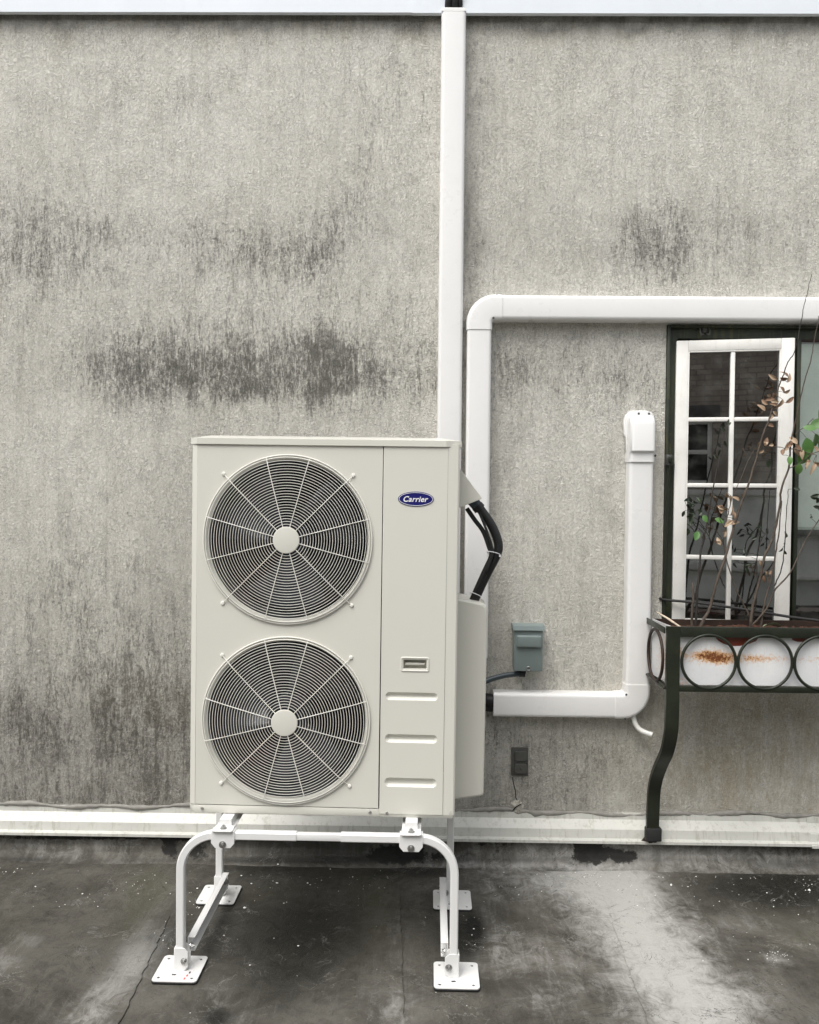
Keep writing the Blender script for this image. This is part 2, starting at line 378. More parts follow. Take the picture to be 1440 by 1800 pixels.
def tube_rings(path, rad, n=12):
    path = [Vector(p) for p in path]; rings = []
    ref = None
    for i, p in enumerate(path):
        t = (path[min(i+1, len(path)-1)]-path[max(i-1, 0)]).normalized()
        if ref is None:
            ref = Vector((0, 1, 0)) if abs(t.y) < 0.8 else Vector((1, 0, 0))
        a = (ref - t*ref.dot(t)).normalized(); ref = a; b = t.cross(a)
        r = rad[i] if hasattr(rad, '__len__') else rad
        rings.append([p + a*r*math.cos(2*math.pi*k/n) + b*r*math.sin(2*math.pi*k/n) for k in range(n)])
    return rings
def tube(name, path, rad, mat, parent=None, n=12, local=False):
    return link(name, sweep_mesh(tube_rings(path, rad, n), angle=60), mat, parent, local)
def torus_mesh(c, R, r, axis='Y', N=96, n=6):
    rings = []
    for i in range(N):
        a = 2*math.pi*i/N
        if axis == 'Y': d = Vector((math.cos(a), 0, math.sin(a))); ax = Vector((0, 1, 0))
        else: d = Vector((0, math.cos(a), math.sin(a))); ax = Vector((1, 0, 0))
        rings.append([Vector(c)+d*(R+r*math.cos(2*math.pi*k/n))+ax*r*math.sin(2*math.pi*k/n) for k in range(n)])
    return sweep_mesh(rings, caps=False, loop=True, angle=80)
def rrect(cx, cy, w, h, r, n=6):
    pts = []
    for (sx, sy, a0) in ((1, 1, 0), (-1, 1, 90), (-1, -1, 180), (1, -1, 270)):
        for k in range(n+1):
            a = math.radians(a0+90*k/n)
            pts.append((cx+sx*(w/2-r)+r*math.cos(a), cy+sy*(h/2-r)+r*math.sin(a)))
    return pts
def circle(cx, cy, r, n=24): return [(cx+r*math.cos(2*math.pi*k/n), cy+r*math.sin(2*math.pi*k/n)) for k in range(n)]
def plate_mesh(outlines, thick, bev=0.0, res=1):
    """flat plate in its own XY plane, thickness along Z from -thick/2 to thick/2"""
    cu = bpy.data.curves.new('c', 'CURVE'); cu.dimensions = '2D'; cu.fill_mode = 'BOTH'
    for o in outlines:
        s = cu.splines.new('POLY'); s.points.add(len(o)-1); s.use_cyclic_u = True
        for p, q in zip(s.points, o): p.co = (q[0], q[1], 0, 1)
    cu.extrude = max(thick/2-bev, 1e-5); cu.bevel_depth = bev; cu.bevel_resolution = res; cu.offset = -bev
    ob = bpy.data.objects.new('c', cu); COL.objects.link(ob)
    dg = bpy.context.evaluated_depsgraph_get(); dg.update()
    me = bpy.data.meshes.new_from_object(ob.evaluated_get(dg))
    bpy.data.objects.remove(ob); bpy.data.curves.remove(cu)
    bm = bmesh.new(); bm.from_mesh(me); bmesh.ops.remove_doubles(bm, verts=bm.verts, dist=1e-6); bpy.data.meshes.remove(me)
    return bm_mesh(bm, False)
XZ = Matrix(((1, 0, 0, 0), (0, 0, -1, 0), (0, 1, 0, 0), (0, 0, 0, 1)))    # plate XY -> XZ, its +Z -> -Y (towards viewer)
def plate_xz(name, outlines, thick, y, mat, parent, bev=0.0, local=True, res=1):
    me = plate_mesh(outlines, thick, bev, res); me.transform(Matrix.Translation((0, y, 0)) @ XZ)
    return link(name, me, mat, parent, local)
def lathe_mesh(prof, axis='-Y', n=16, c=(0, 0, 0)):
    """prof: (radius, height) pairs; axis is the direction of height"""
    A = {'-Y': (Vector((1, 0, 0)), Vector((0, 0, 1)), Vector((0, -1, 0))), 'Z': (Vector((1, 0, 0)), Vector((0, 1, 0)), Vector((0, 0, 1))),
         'X': (Vector((0, 1, 0)), Vector((0, 0, 1)), Vector((1, 0, 0))), '-X': (Vector((0, 1, 0)), Vector((0, 0, 1)), Vector((-1, 0, 0)))}[axis]
    rings = [[Vector(c)+A[0]*max(r, 1e-5)*math.cos(2*math.pi*k/n)+A[1]*max(r, 1e-5)*math.sin(2*math.pi*k/n)+A[2]*h for k in range(n)] for r, h in prof]
    return sweep_mesh(rings, angle=35)
def put(name, me, loc, parent, local=False, rot=None):
    o = link(name, me, None, parent, local); o.location = loc
    if rot: o.rotation_euler = rot
    return o
def with_mat(me, m): me.materials.append(m); return me
def hexbolt(axis, s=1.0):
    rings = []
    prof = [(0.0105, 0, 24), (0.0105, 0.0015, 24)]
    bm = bmesh.new()
    def cyl(r, h0, h1, n):
        a = [bm.verts.new((r*math.cos(2*math.pi*k/n), r*math.sin(2*math.pi*k/n), h0)) for k in range(n)]
        b = [bm.verts.new((r*math.cos(2*math.pi*k/n), r*math.sin(2*math.pi*k/n), h1)) for k in range(n)]
        bm.faces.new(b); bm.faces.new(a[::-1])
        for k in range(n): bm.faces.new((a[k], a[(k+1) % n], b[(k+1) % n], b[k]))
    cyl(0.0125, -0.001, 0.002, 20); cyl(0.0085, 0.002, 0.009, 6); cyl(0.004, 0.009, 0.013, 10)
    q = Vector(axis).to_track_quat('Z', 'Y').to_matrix().to_4x4()
    bmesh.ops.transform(bm, matrix=q @ Matrix.Scale(s, 4), verts=bm.verts)
    return with_mat(bm_mesh(bm), zinc)
BOLT_F = hexbolt((0, -1, 0)); BOLT_U = hexbolt((0, 0, 1)); BOLT_R = hexbolt((1, 0, 0), 1.0); BOLT_L = hexbolt((-1, 0, 0), 1.0)
SCREW = with_mat(lathe_mesh([(0.0055, -0.001), (0.0055, 0.001), (0.0045, 0.0028), (0.002, 0.0036), (0.0018, 0.0022), (0, 0.0022)], n=12), zinc)
SCREWW = with_mat(lathe_mesh([(0.005, -0.001), (0.005, 0.0008), (0.004, 0.002), (0.0022, 0.0024), (0.002, 0.001), (0, 0.001)], n=12), oldsteel)

def set_attr(me, name, vals):
    a = me.attributes.new(name, 'FLOAT', 'POINT'); a.data.foreach_set('value', np.asarray(vals, dtype=np.float32))
def gauss(X, Y, blobs):
    out = np.zeros_like(X)
    for (cx, cy, sx, sy, amp) in blobs:
        out += amp*np.exp(-0.5*(((X-cx)/sx)**2+((Y-cy)/sy)**2))
    return out
def gauss_wide(X, Y, blobs): return gauss(X, Y, [(a, b, c*1.45+8, d*1.45+8, e*.54) for a, b, c, d, e in blobs])
def project(pts):
    d = pts-np.array(CAM); f = d@np.array(fwd)
    return 720+F*(d@np.array(rgt))/f, 900-F*(d@np.array(upv))/f
def seg_dist(U, V, a, b):
    ax, ay = a; bx, by = b
    t = np.clip(((U-ax)*(bx-ax)+(V-ay)*(by-ay))/((bx-ax)**2+(by-ay)**2), 0, 1)
    return np.hypot(U-(ax+t*(bx-ax)), V-(ay+t*(by-ay)))

# ================================================================== GROUND
FX = np.concatenate([np.array([-40, -20, -10, -6, -4]), np.arange(-3, 3.001, 0.025), np.array([4, 6, 10, 20, 40])])
FY = np.concatenate([np.array([-40, -25, -15, -9, -6, -4.5]), np.arange(-3.2, 0.051, 0.025)])
gx, gy = np.meshgrid(FX, FY)
pts = np.stack([gx.ravel(), gy.ravel(), np.zeros(gx.size)], 1)
# very slight unevenness of the membrane
near = np.exp(-0.5*((pts[:, 0]/2.5)**2+((pts[:, 1]+1)/1.5)**2))
pts[:, 2] = -0.004*near*(np.abs(np.sin(pts[:, 0]*3.1+pts[:, 1]*1.3)))
nx, ny = len(FX), len(FY)
faces = [(j*nx+i, j*nx+i+1, (j+1)*nx+i+1, (j+1)*nx+i) for j in range(ny-1) for i in range(nx-1)]
gme = bpy.data.meshes.new('ground'); gme.from_pydata(pts.tolist(), [], faces)
def ground_attrs(me, pts):
    U, V = project(pts)
    bad = pts[:, 1] < -3.3
    pale = 1.1*np.exp(-0.5*(seg_dist(U, V, (1040, 1540), (1205, 1800))/60)**2)
    pale += 0.7*np.exp(-0.5*(seg_dist(U, V, (1130, 1600), (1280, 1800))/46)**2)
    pale += 0.55*np.exp(-0.5*(seg_dist(U, V, (850, 1545), (1110, 1545))/26)**2)
    pale += 0.75*np.exp(-0.5*(seg_dist(U, V, (262, 1660), (150, 1800))/28)**2)
    pale += 0.45*np.exp(-0.5*(seg_dist(U, V, (300, 1560), (240, 1680))/26)**2)
    pale += gauss(U, V, [(690, 1775, 35, 40, .55), (390, 1770, 40, 40, .5), (15, 1690, 20, 15, .5), (50, 1650, 18, 12, .5), (1365, 1684, 20, 10, .8),
                         (1330, 1625, 60, 14, .35), (920, 1690, 60, 30, .45), (950, 1755, 50, 16, .5), (860, 1650, 40, 40, .35), (690, 1640, 30, 50, .3), (1320, 1760, 40, 25, .4), (1000, 1790, 60, 20, .25)])
    wet_shade = gauss(U, V, [(540, 1640, 130, 70, .85), (300, 1640, 60, 60, .35), (1310, 1560, 100, 32, .75), (1420, 1570, 60, 50, .5), (830, 1640, 22, 32, 1.0), (780, 1640, 30, 50, .4),  # damp stains, plus shade under the unit painted as a dark patch
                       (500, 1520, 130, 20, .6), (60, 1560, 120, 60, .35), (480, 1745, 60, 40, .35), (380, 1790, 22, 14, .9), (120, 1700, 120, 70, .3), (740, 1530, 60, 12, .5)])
    moss = gauss(U, V, [(270, 1560, 40, 40, .9), (650, 1560, 40, 40, .8), (660, 1650, 30, 60, .5), (1400, 1650, 60, 30, .6), (480, 1570, 60, 40, .5), (230, 1640, 40, 40, .6), (1380, 1590, 70, 20, .6), (20, 1600, 50, 80, .4)])
    tar = gauss(U, V, [(832, 1632, 14, 22, .9)])
    for a, n in ((pale, 'pale'), (wet_shade, 'wet_shade'), (moss, 'moss'), (tar, 'tar')):
        a[bad] = 0.15 if n != 'tar' else 0.0
        set_attr(me, n, a)
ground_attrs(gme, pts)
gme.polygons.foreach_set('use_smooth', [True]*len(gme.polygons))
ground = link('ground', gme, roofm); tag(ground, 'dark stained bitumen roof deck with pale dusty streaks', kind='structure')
# lapped membrane strips, real 4-5 mm steps
def strip(pxs, h=0.0025):
    a, b, c, d = [G(*q) for q in pxs]
    N = 30; M = 6
    vs = []; fs = []
    for i in range(N+1):
        t = i/N
        l = a.lerp(d, t); r = b.lerp(c, t)
        l = l+Vector((random.uniform(-.004, .004), 0, 0)); r = r+Vector((random.uniform(-.004, .004), 0, 0))
        row = [(l.x, l.y, -0.004)]+[((l.lerp(r, k/M)).x, (l.lerp(r, k/M)).y, h) for k in range(M+1)]+[(r.x, r.y, -0.004)]
        vs += row
    w_ = M+3
    for i in range(N):
        for k in range(w_-1):
            fs.append((i*w_+k, i*w_+k+1, (i+1)*w_+k+1, (i+1)*w_+k))
    fs.append(tuple(range(w_))); fs.append(tuple(N*w_+k for k in range(w_))[::-1])
    me = bpy.data.meshes.new('strip'); me.from_pydata(vs, [], fs)
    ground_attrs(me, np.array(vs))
    return link('membrane_strip', me, roofm, ground)
strip([(1072, 1606), (1139, 1600), (1215, 1830), (1150, 1830)])
strip([(640, 1560), (702, 1560), (712, 1830), (624, 1830)])
strip([(268, 1610), (300, 1610), (195, 1830), (118, 1830)])

# ================================================================== STUCCO BUILDING
TOPZ = P(720, 27, 0).z
wx0 = P(1172, 580).x; wz1 = P(1280, 571).z; wz0 = P(1165, 1130).z; wx1 = wx0+1.25
XS = sorted(set(np.round(np.concatenate([np.array([-9, -6, -4, -3]), np.arange(-2.5, 2.5, 0.025), np.array([3, 4, 6, 9]), np.array([wx0, wx1])]), 4).tolist()))
ZS = sorted(set(np.round(np.concatenate([np.arange(-0.05, TOPZ, 0.025), np.array([TOPZ+0.06, wz0, wz1])]), 4).tolist()))
vs = [(x, 0.0, z) for z in ZS for x in XS]; nx = len(XS)
fs = []
for j in range(len(ZS)-1):
    for i in range(nx-1):
        mx, mz = (XS[i]+XS[i+1])/2, (ZS[j]+ZS[j+1])/2
        if wx0 < mx < wx1 and wz0 < mz < wz1: continue
        fs.append((j*nx+i, j*nx+i+1, (j+1)*nx+i+1, (j+1)*nx+i))
# reveals of the window opening
k = len(vs); RD = 0.16
vs += [(wx0, 0, wz0), (wx1, 0, wz0), (wx1, 0, wz1), (wx0, 0, wz1), (wx0, RD, wz0), (wx1, RD, wz0), (wx1, RD, wz1), (wx0, RD, wz1)]
for i in range(4): fs.append((k+i, k+(i+1) % 4, k+4+(i+1) % 4, k+4+i))
k = len(vs)
vs += [(-9, 0, ZS[-1]), (9, 0, ZS[-1]), (9, 0.25, ZS[-1]), (-9, 0.25, ZS[-1])]; fs.append((k, k+1, k+2, k+3))
wme = bpy.data.meshes.new('wall'); wme.from_pydata(vs, [], fs)
A = np.array(vs); U, V = project(A)
U0, V0 = U.copy(), V.copy()
from mathutils import noise as mn
W = np.zeros((len(A), 2))
for i, (x, y, z) in enumerate(vs):
    q1 = mn.noise_vector(Vector((x*3.1, 2.7, z*3.1))); q2 = mn.noise_vector(Vector((x*9, 7.1, z*5.0))); q3 = mn.noise_vector(Vector((x*26, 1.3, z*9.0)))
    W[i] = (34*q1.x+16*q2.x+8*q3.x, 24*q1.y+22*q2.y+20*q3.y)
U = U0+W[:, 0]; V = V0+W[:, 1]
dirt = gauss_wide(U, V, [
    (40, 430, 60, 60, 1.5), (170, 450, 25, 30, .6), (250, 415, 40, 20, .3), (400, 425, 70, 22, .75), (330, 420, 20, 40, .45), (480, 430, 50, 26, .7), (545, 430, 30, 25, .6), (585, 380, 14, 50, .45),
    (620, 300, 14, 60, .65), (290, 180, 40, 26, .55), (370, 170, 30, 30, .45), (170, 190, 30, 25, .25), (700, 190, 40, 60, .3), (660, 210, 40, 90, .3), (745, 170, 25, 90, .35),
    (390, 630, 75, 26, 1.0), (480, 655, 60, 26, .95), (560, 650, 45, 30, .85), (300, 650, 50, 30, .8), (200, 640, 35, 24, .75), (640, 660, 40, 40, .6), (720, 670, 45, 40, .6), (120, 650, 30, 20, .3), (300, 545, 45, 26, .4), (520, 530, 60, 30, .45), (440, 540, 30, 40, .35), (350, 690, 120, 20, .5),
    (730, 450, 40, 60, .3), (640, 560, 40, 50, .3), (735, 590, 30, 40, .4),
    (95, 860, 40, 20, .3), (230, 910, 60, 25, .35), (120, 960, 50, 18, .3),
    (50, 1080, 60, 40, .4), (130, 1100, 60, 45, .45), (200, 1060, 50, 40, .35), (120, 1000, 60, 40, .3), (250, 1150, 60, 40, .35),
    (120, 1245, 150, 30, .55), (270, 1200, 50, 35, .6), (180, 1290, 150, 50, .45),
    (1095, 425, 25, 26, .85), (1180, 445, 22, 24, .85), (1140, 430, 50, 30, .4), (1260, 435, 60, 35, .5), (1380, 420, 60, 40, .35), (960, 440, 60, 35, .25), (1350, 250, 80, 150, .2), (850, 250, 26, 160, .4),
    (930, 110, 90, 20, .25), (1250, 100, 140, 15, .3),
    (1000, 655, 50, 30, .45), (1080, 640, 30, 30, .55), (1140, 650, 24, 34, .6), (1060, 700, 60, 25, .35), (910, 650, 30, 30, .4), (890, 720, 20, 80, .35), (960, 600, 80, 20, .25),
    (1000, 860, 60, 60, .15), (900, 1200, 60, 30, .5), (960, 1290, 90, 40, .45), (1050, 1390, 70, 60, .35), (870, 1330, 30, 60, .4)])
dirt = np.clip(dirt, 0, 1.1)
dark = np.zeros(len(A))  # lower wall: grime plus occlusion shade put into the colour
lo = 1/(1+np.exp(-(V-(1215+0.05*(400-U)*np.sin(U/90.0)))/26))*(U < 760)
dark += 0.98*lo + 0.35/(1+np.exp(-(V-1040)/60))*(U < 360)*(1-0.5*lo)
dark += 0.62/(1+np.exp(-(V-1262)/22))*(U >= 760)*np.clip(1.15-0.55*(U-850)/320*(U > 850), 0.30, 1.15)
dark += gauss(U, V, [(320, 1000, 60, 200, .25), (835, 480, 14, 240, .45), (890, 820, 16, 170, .30), (720, 40, 760, 9, .75), (870, 1150, 26, 70, .3), (1090, 900, 9, 260, .22), (900, 420, 500, 60, .10), (1170, 420, 260, 50, .12), (350, 640, 300, 70, .18), (300, 440, 330, 70, .10), (980, 640, 200, 40, .15)])  # slim bands by ducts, unit and coping are painted shade; wide ones grime
warm = gauss(U, V, [(1270, 1320, 90, 90, 1.0), (1130, 1340, 60, 60, .25), (700, 55, 760, 12, .45), (300, 1230, 100, 30, .2), (1400, 1330, 80, 90, .9)])
far = (np.abs(A[:, 0]) > 2.6)
dirt[far] = 0.2
set_attr(wme, 'dirt', dirt); set_attr(wme, 'dark', np.clip(dark, 0, 1)); set_attr(wme, 'warm', np.clip(warm, 0, 1))
bld = thing('stucco_building', 'weathered grey stucco building wall with black sooty stains behind the heat pump', 'building', (0, 0, 0))
link('wall', wme, stucco, bld)

# metal coping along the top, two lengths lapping at a seam
ctz = P(720, 22.5, -0.045)
def extrude_x(name, prof, xa, xb, mat, parent, bev=0):
    return link(name, sweep_mesh([[(x, y, z) for y, z in prof] for x in (xa, xb)], smooth=False), mat, parent)
def coping(xa, xb, z, dy):
    pr = [(-0.045-dy, z), (-0.045-dy, z+0.14), (0.30, z+0.165), (0.30, z+0.160), (-0.041-dy, z+0.135), (-0.041-dy, z+0.012), (-0.028-dy, z-0.002), (-0.032-dy, z-0.005)]
    return extrude_x('coping', pr, xa, xb, coping_m, bld)
sx = P(725, 20, -0.05).x
coping(-9, sx+0.04, ctz.z+0.002, 0.0); coping(sx, 9, ctz.z-0.002, 0.004)
# base flashing in lengths, with its sealant bead
fz = P(720, 1479, -0.07).z
def flashing(xa, xb, dz, dy):
    z = fz+dz; y = -dy
    pr = [(0.0+0.001, z+0.118), (y-0.004, z+0.118), (y-0.006, z+0.090), (y-0.040, z+0.056), (y-0.046, z+0.018), (y-0.062, z+0.011), (y-0.062, z-0.001), (y-0.058, z-0.001), (y-0.058, z+0.009), (y-0.02, z+0.018), (0.0+0.001, z+0.02)]
    return extrude_x('base_flashing', pr, xa, xb, flash_m, bld)
f1 = P(592, 1450, -0.04).x; f2 = P(1423, 1470, -0.04).x
flashing(-9, f1+0.10, 0.0, 0.003); flashing(f1, f2+0.06, 0.002, 0.0065); flashing(f2, 9, -0.004, 0.010)
zs = fz+0.120
rings = []
for i in range(420):
    x = -4+8*i/419
    zz = zs+0.006*math.sin(x*5.3)+0.005*math.sin(x*17+1)+random.uniform(-.002, .002); r = 0.008+0.003*math.sin(x*23)+random.uniform(0, .003)
    drop = 0
    for cx, dd in ((P(912, 1440).x, .022), (P(940, 1440).x, .014), (P(538, 1440).x, .018), (P(1300, 1440).x, .008)):
        drop += dd*math.exp(-((x-cx)/0.018)**2)
    rings.append([(x, -0.004+0.9*r*math.cos(a)-0.002, zz-drop*(0.5 - 0.5*math.sin(a))+r*math.sin(a)) for a in [2*math.pi*k/8 for k in range(8)]])
link('sealant_bead', sweep_mesh(rings, angle=80), seal_m, bld)
# membrane turned up the wall foot
N = 260
prof = [(-0.028, fz+0.05), (-0.030, fz-0.01), (-0.034, 0.05), (-0.045, 0.022), (-0.075, 0.006), (-0.12, -0.006)]
vs = []; xsu = np.linspace(-4.5, 4.5, N)
for x in xsu:
    wv = 0.004*math.sin(x*9)+0.003*math.sin(x*31+2)
    for (y, z) in prof: vs.append((x, y+wv*(1 if z < .06 else .4), z))
m_ = len(prof); fs = [(i*m_+j, i*m_+j+1, (i+1)*m_+j+1, (i+1)*m_+j) for i in range(N-1) for j in range(m_-1)]
# densify in height for the tar patches
bm = bmesh.new(); tmp = bpy.data.meshes.new('t'); tmp.from_pydata(vs, [], fs); bm.from_mesh(tmp)
bmesh.ops.subdivide_edges(bm, edges=[e for e in bm.edges if abs(e.verts[0].co.x-e.verts[1].co.x) < 1e-4], cuts=5, use_grid_fill=True)
ume = bm_mesh(bm, True)
A = np.array([v.co[:] for v in ume.vertices]); U, V = project(A)
set_attr(ume, 'pale', 0.35+gauss(U, V, [(1200, 1505, 200, 20, .35), (950, 1500, 60, 15, .25), (100, 1490, 60, 14, .2), (1040, 1527, 30, 4, .7), (880, 1522, 120, 5, .3)]))
set_attr(ume, 'wet_shade', gauss(U, V, [(560, 1500, 130, 30, .6), (30, 1500, 60, 30, .4), (1400, 1522, 80, 8, .5), (700, 1512, 700, 5, .4)]))
set_attr(ume, 'moss', gauss(U, V, [(300, 1505, 200, 10, .4)]))
wob = 0.12*np.sin(A[:, 0]*70)+0.10*np.sin(A[:, 0]*131+A[:, 2]*90)
set_attr(ume, 'tar', gauss(U, V, [(1038, 1500, 26, 16, 1.1), (1100, 1505, 18, 12, .9), (672, 1503, 22, 13, 1.0), (722, 1500, 22, 16, 1.0), (772, 1506, 9, 9, .7), (298, 1492, 10, 16, .9), (345, 1495, 20, 18, .8), (620, 1471+20, 500, 3, .0), (1030, 1484, 14, 8, .7), (180, 1472, 200, 4, .8), (860, 1484, 60, 4, .6)])*(1+wob))
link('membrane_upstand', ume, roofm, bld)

# broken stucco at the wall foot below the outlet
def lump(name, centre, sx, sz, dy, mat, parent, seed, n=22):
    r_ = random.Random(seed); bm = bmesh.new(); c = bm.verts.new((centre[0], centre[1]-dy, centre[2])); rr = []
    for j, f in enumerate((0.5, 1.0)):
        row = []
        for k in range(n):
            a = 2*math.pi*k/n; q = f*r_.uniform(0.72, 1.1)
            row.append(bm.verts.new((centre[0]+sx*q*math.cos(a), centre[1]-(dy*r_.uniform(.3, 1.1) if j == 0 else -0.003), centre[2]+sz*q*math.sin(a))))
        rr.append(row)
    for k in range(n):
        bm.faces.new((c, rr[0][k], rr[0][(k+1) % n])); bm.faces.new((rr[0][k], rr[1][k], rr[1][(k+1) % n], rr[0][(k+1) % n]))
    return link(name, bm_mesh(bm, True, 25), mat, parent)
q = P(910, 1420)
lump('broken_stucco', (q.x, -.002, q.z), 0.036, 0.038, 0.014, lightchip, bld, 3)
crack = [P(901, 1366), P(903, 1378), P(906, 1390), P(907, 1402), P(912, 1412)]
tube('wall_crack', [Vector((c.x, 0.0, c.z)) for c in catmull([(c.x, 0, c.z) for c in crack], 3)], 0.0022, liner, bld, 5)
tube('wall_crack', [(P(899, 1426).x, -0.010, P(899, 1426).z), (P(906, 1417).x, -0.014, P(906, 1417).z), (P(917, 1411).x, -0.012, P(917, 1411).z)], [0.001, 0.0035, 0.001], liner, bld, 5)

# ---------------- window (part of the building)
win_l = wx0
FRW = 0.055
def frame_mesh():
    out = [(wx0+.001, wz0), (wx1-.001, wz0), (wx1-.001, wz1-.001), (wx0+.001, wz1-.001)]
    inn = [(wx0+FRW, wz0+.04), (wx1-FRW, wz0+.04), (wx1-FRW, wz1-0.062), (wx0+FRW, wz1-0.062)]
    me = plate_mesh([out, inn], 0.07, 0.004); me.transform(Matrix.Translation((0, 0.045, 0)) @ XZ)
    return me
window = link('window', frame_mesh(), greenwood, bld)
window['label'] = 'dark green framed casement window with white glazed sash'
box('frame_moulding', (wx0+.002, -0.012, wz0+.1), (wx0+.016, 0.012, wz1-.002), greenwood, window, 0.003)
box('frame_moulding', (wx0+.016, -0.012, wz1-.016), (wx1-.002, 0.012, wz1-.002), greenwood, window, 0.003)
# mullion post and fixed light on the right
mull_x = P(1401, 700, 0.03).x
box('mullion', (mull_x-0.010, 0.012, wz0+.03), (mull_x+0.0095, 0.075, wz1-.05), greenwood, window, 0.003)
rz1 = P(1420, 604, 0.05).z
box('fixed_light_rail', (mull_x+.010, 0.013, rz1+0.0005), (wx1-FRW, 0.05, rz1+0.02), rustbrown, window, 0.002)
plate = box('pane', (mull_x+.010, 0.018, wz0+.04), (wx1-FRW, 0.022, rz1), glassm, window)
# open sash: hinged at its left, swung out about 10 degrees
SA = math.radians(10.5)
hx, hy = P(1189, 620, 0.0).x, 0.004
sw = 0.503
stz = P(1189, 600, 0.0).z; sbz = wz0+0.055; sh = stz-sbz
TS = Matrix.Translation((hx, hy, sbz)) @ Matrix.Rotation(-SA, 4, 'Z')
def sash_box(name, x0, x1, z0, z1, y0, y1, mat, bev=0.003):
    o = box(name, (x0, y0, z0), (x1, y1, z1), mat, None, bev); me = o.data; me.transform(TS)
    bpy.data.objects.remove(o); return link(name, me, mat, window)
st = 0.052
sash_box('sash_stile', 0, st, 0, sh, -0.02, 0.02, whitewood)
sash_box('sash_stile', sw-st-0.004, sw, 0, sh, -0.02, 0.02, whitewood)
sash_box('sash_rail', st, sw-st-.004, sh-0.048, sh, -0.019, 0.019, whitewood)
sash_box('sash_rail', st, sw-st-.004, 0, 0.06, -0.019, 0.019, whitewood)
def zrow(v): return P(1240, v, -0.04).z-sbz
rows = [(0.06, zrow(983)), (zrow(977), zrow(858)), (zrow(848), zrow(741)), (zrow(733), sh-0.048)]
hz = [(rows[i][1], rows[i+1][0]) for i in range(3)]
mvx = st+(sw-2*st)*0.485
for (a, b) in hz:
    c = (a+b)/2
    sash_box('muntin', st, mvx-.0095, c-0.0095, c+0.0095, -0.014, 0.014, whitewood, 0.004)
    sash_box('muntin', mvx+.0095, sw-st-.004, c-0.0095, c+0.0095, -0.014, 0.014, whitewood, 0.004)
sash_box('muntin', mvx-.0095, mvx+.0095, 0.06, sh-0.048, -0.0145, 0.0145, whitewood, 0.004)
for (a, b) in rows:
    for (xa, xb) in ((st, mvx-.008), (mvx+.008, sw-st-.004)):
        sash_box('pane', xa, xb, a-.004, b+.004, 0.0, 0.003, glassm, 0)
# inner putty bead
for (xa, xb, za, zb) in ((st, st+.006, .06, sh-.048), (sw-st-.010, sw-st-.004, .06, sh-.048), (st+.006, sw-st-.01, sh-.054, sh-.048)):
    sash_box('glazing_bead', xa, xb, za, zb, -0.017, -0.004, whitewood, 0.001)
# room behind
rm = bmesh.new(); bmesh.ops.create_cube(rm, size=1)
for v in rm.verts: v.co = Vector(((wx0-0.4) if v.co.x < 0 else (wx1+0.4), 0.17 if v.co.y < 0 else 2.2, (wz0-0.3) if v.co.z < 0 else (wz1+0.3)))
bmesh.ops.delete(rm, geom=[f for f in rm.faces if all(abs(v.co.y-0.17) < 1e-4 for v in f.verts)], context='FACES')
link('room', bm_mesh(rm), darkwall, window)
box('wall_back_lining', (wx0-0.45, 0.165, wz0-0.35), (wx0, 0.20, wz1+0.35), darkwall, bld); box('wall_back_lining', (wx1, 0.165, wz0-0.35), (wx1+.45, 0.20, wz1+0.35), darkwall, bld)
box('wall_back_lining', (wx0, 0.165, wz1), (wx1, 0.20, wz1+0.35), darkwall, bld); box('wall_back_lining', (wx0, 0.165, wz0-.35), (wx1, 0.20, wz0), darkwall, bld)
# pale blind behind the fixed light
bz = P(1420, 930, 0.10).z
box('blind', (mull_x+.011, 0.028, bz), (wx1-FRW, 0.033, rz1-.006), blindm, window)
box('blind_rail', (mull_x+.011, 0.026, bz-.035), (wx1-FRW, 0.040, bz), oldsteel, window, 0.004)
# hardware
q = P(1238, 583, 0.0)
tube('hook', catmull([(q.x-.018, -.002, q.z+.02), (q.x-.022, -.012, q.z), (q.x-.018, -.016, q.z-.016), (q.x-.008, -.012, q.z-.014)], 4), 0.0045, oldsteel, window, 8)
tube('hook', catmull([(q.x+.018, -.002, q.z+.02), (q.x+.022, -.012, q.z), (q.x+.018, -.016, q.z-.016), (q.x+.008, -.012, q.z-.012)], 4), 0.0045, oldsteel, window, 8)
box('hook_plate', (q.x-.010, -0.006, q.z-.006), (q.x+.016, 0.012, q.z+.026), oldsteel, window, 0.003)
q = P(1175, 810, -0.02); q2 = P(1166, 1046, -0.02)
box('latch', (q.x-.014, -0.035, q.z-.022), (q.x+.016, -0.005, q.z+.028), oldsteel, window, 0.005)
box('latch_knob', (q.x-.004, -0.05, q.z-.010), (q.x+.012, -0.036, q.z+.018), iron, window, 0.004)
tube('latch_rod', [(q.x, -.02, q.z-.02), ((q.x+q2.x)/2+.002, -.02, (q.z+q2.z)/2), (q2.x+.002, -.02, q2.z)], 0.007, iron, window, 8)

# ================================================================== DUCTS
def dprof(w_, d, r, grow=0.0):
    w2 = w_/2+grow; dd = d+grow; p = [(-w2, 0.001), (-w2, dd-r)]
    for k in range(1, 7):
        a = math.pi-k*math.pi/2/6; p.append((-w2+r+r*math.cos(a), dd-r+r*math.sin(a)))
    for k in range(0, 7):
        a = math.pi/2-k*math.pi/2/6; p.append((w2-r+r*math.cos(a), dd-r+r*math.sin(a)))
    p.append((w2, 0.001)); return p
def dsweep(name, prof, frames, parent, mat=pvc):
    rings = [[Vector(o)+Vector(wa)*a+Vector((0, -1, 0))*b for a, b in prof] for o, wa in frames]
    return link(name, sweep_mesh(rings, angle=28), mat, parent)
DW, DD, DR = 0.110, 0.072, 0.017
PR = dprof(DW, DD, DR); PRC = dprof(DW, DD, DR+.002, 0.0032)
def vcover(parent, x, za, zb): return dsweep('cover', PR, [((x, 0, za), (1, 0, 0)), ((x, 0, zb), (1, 0, 0))], parent)
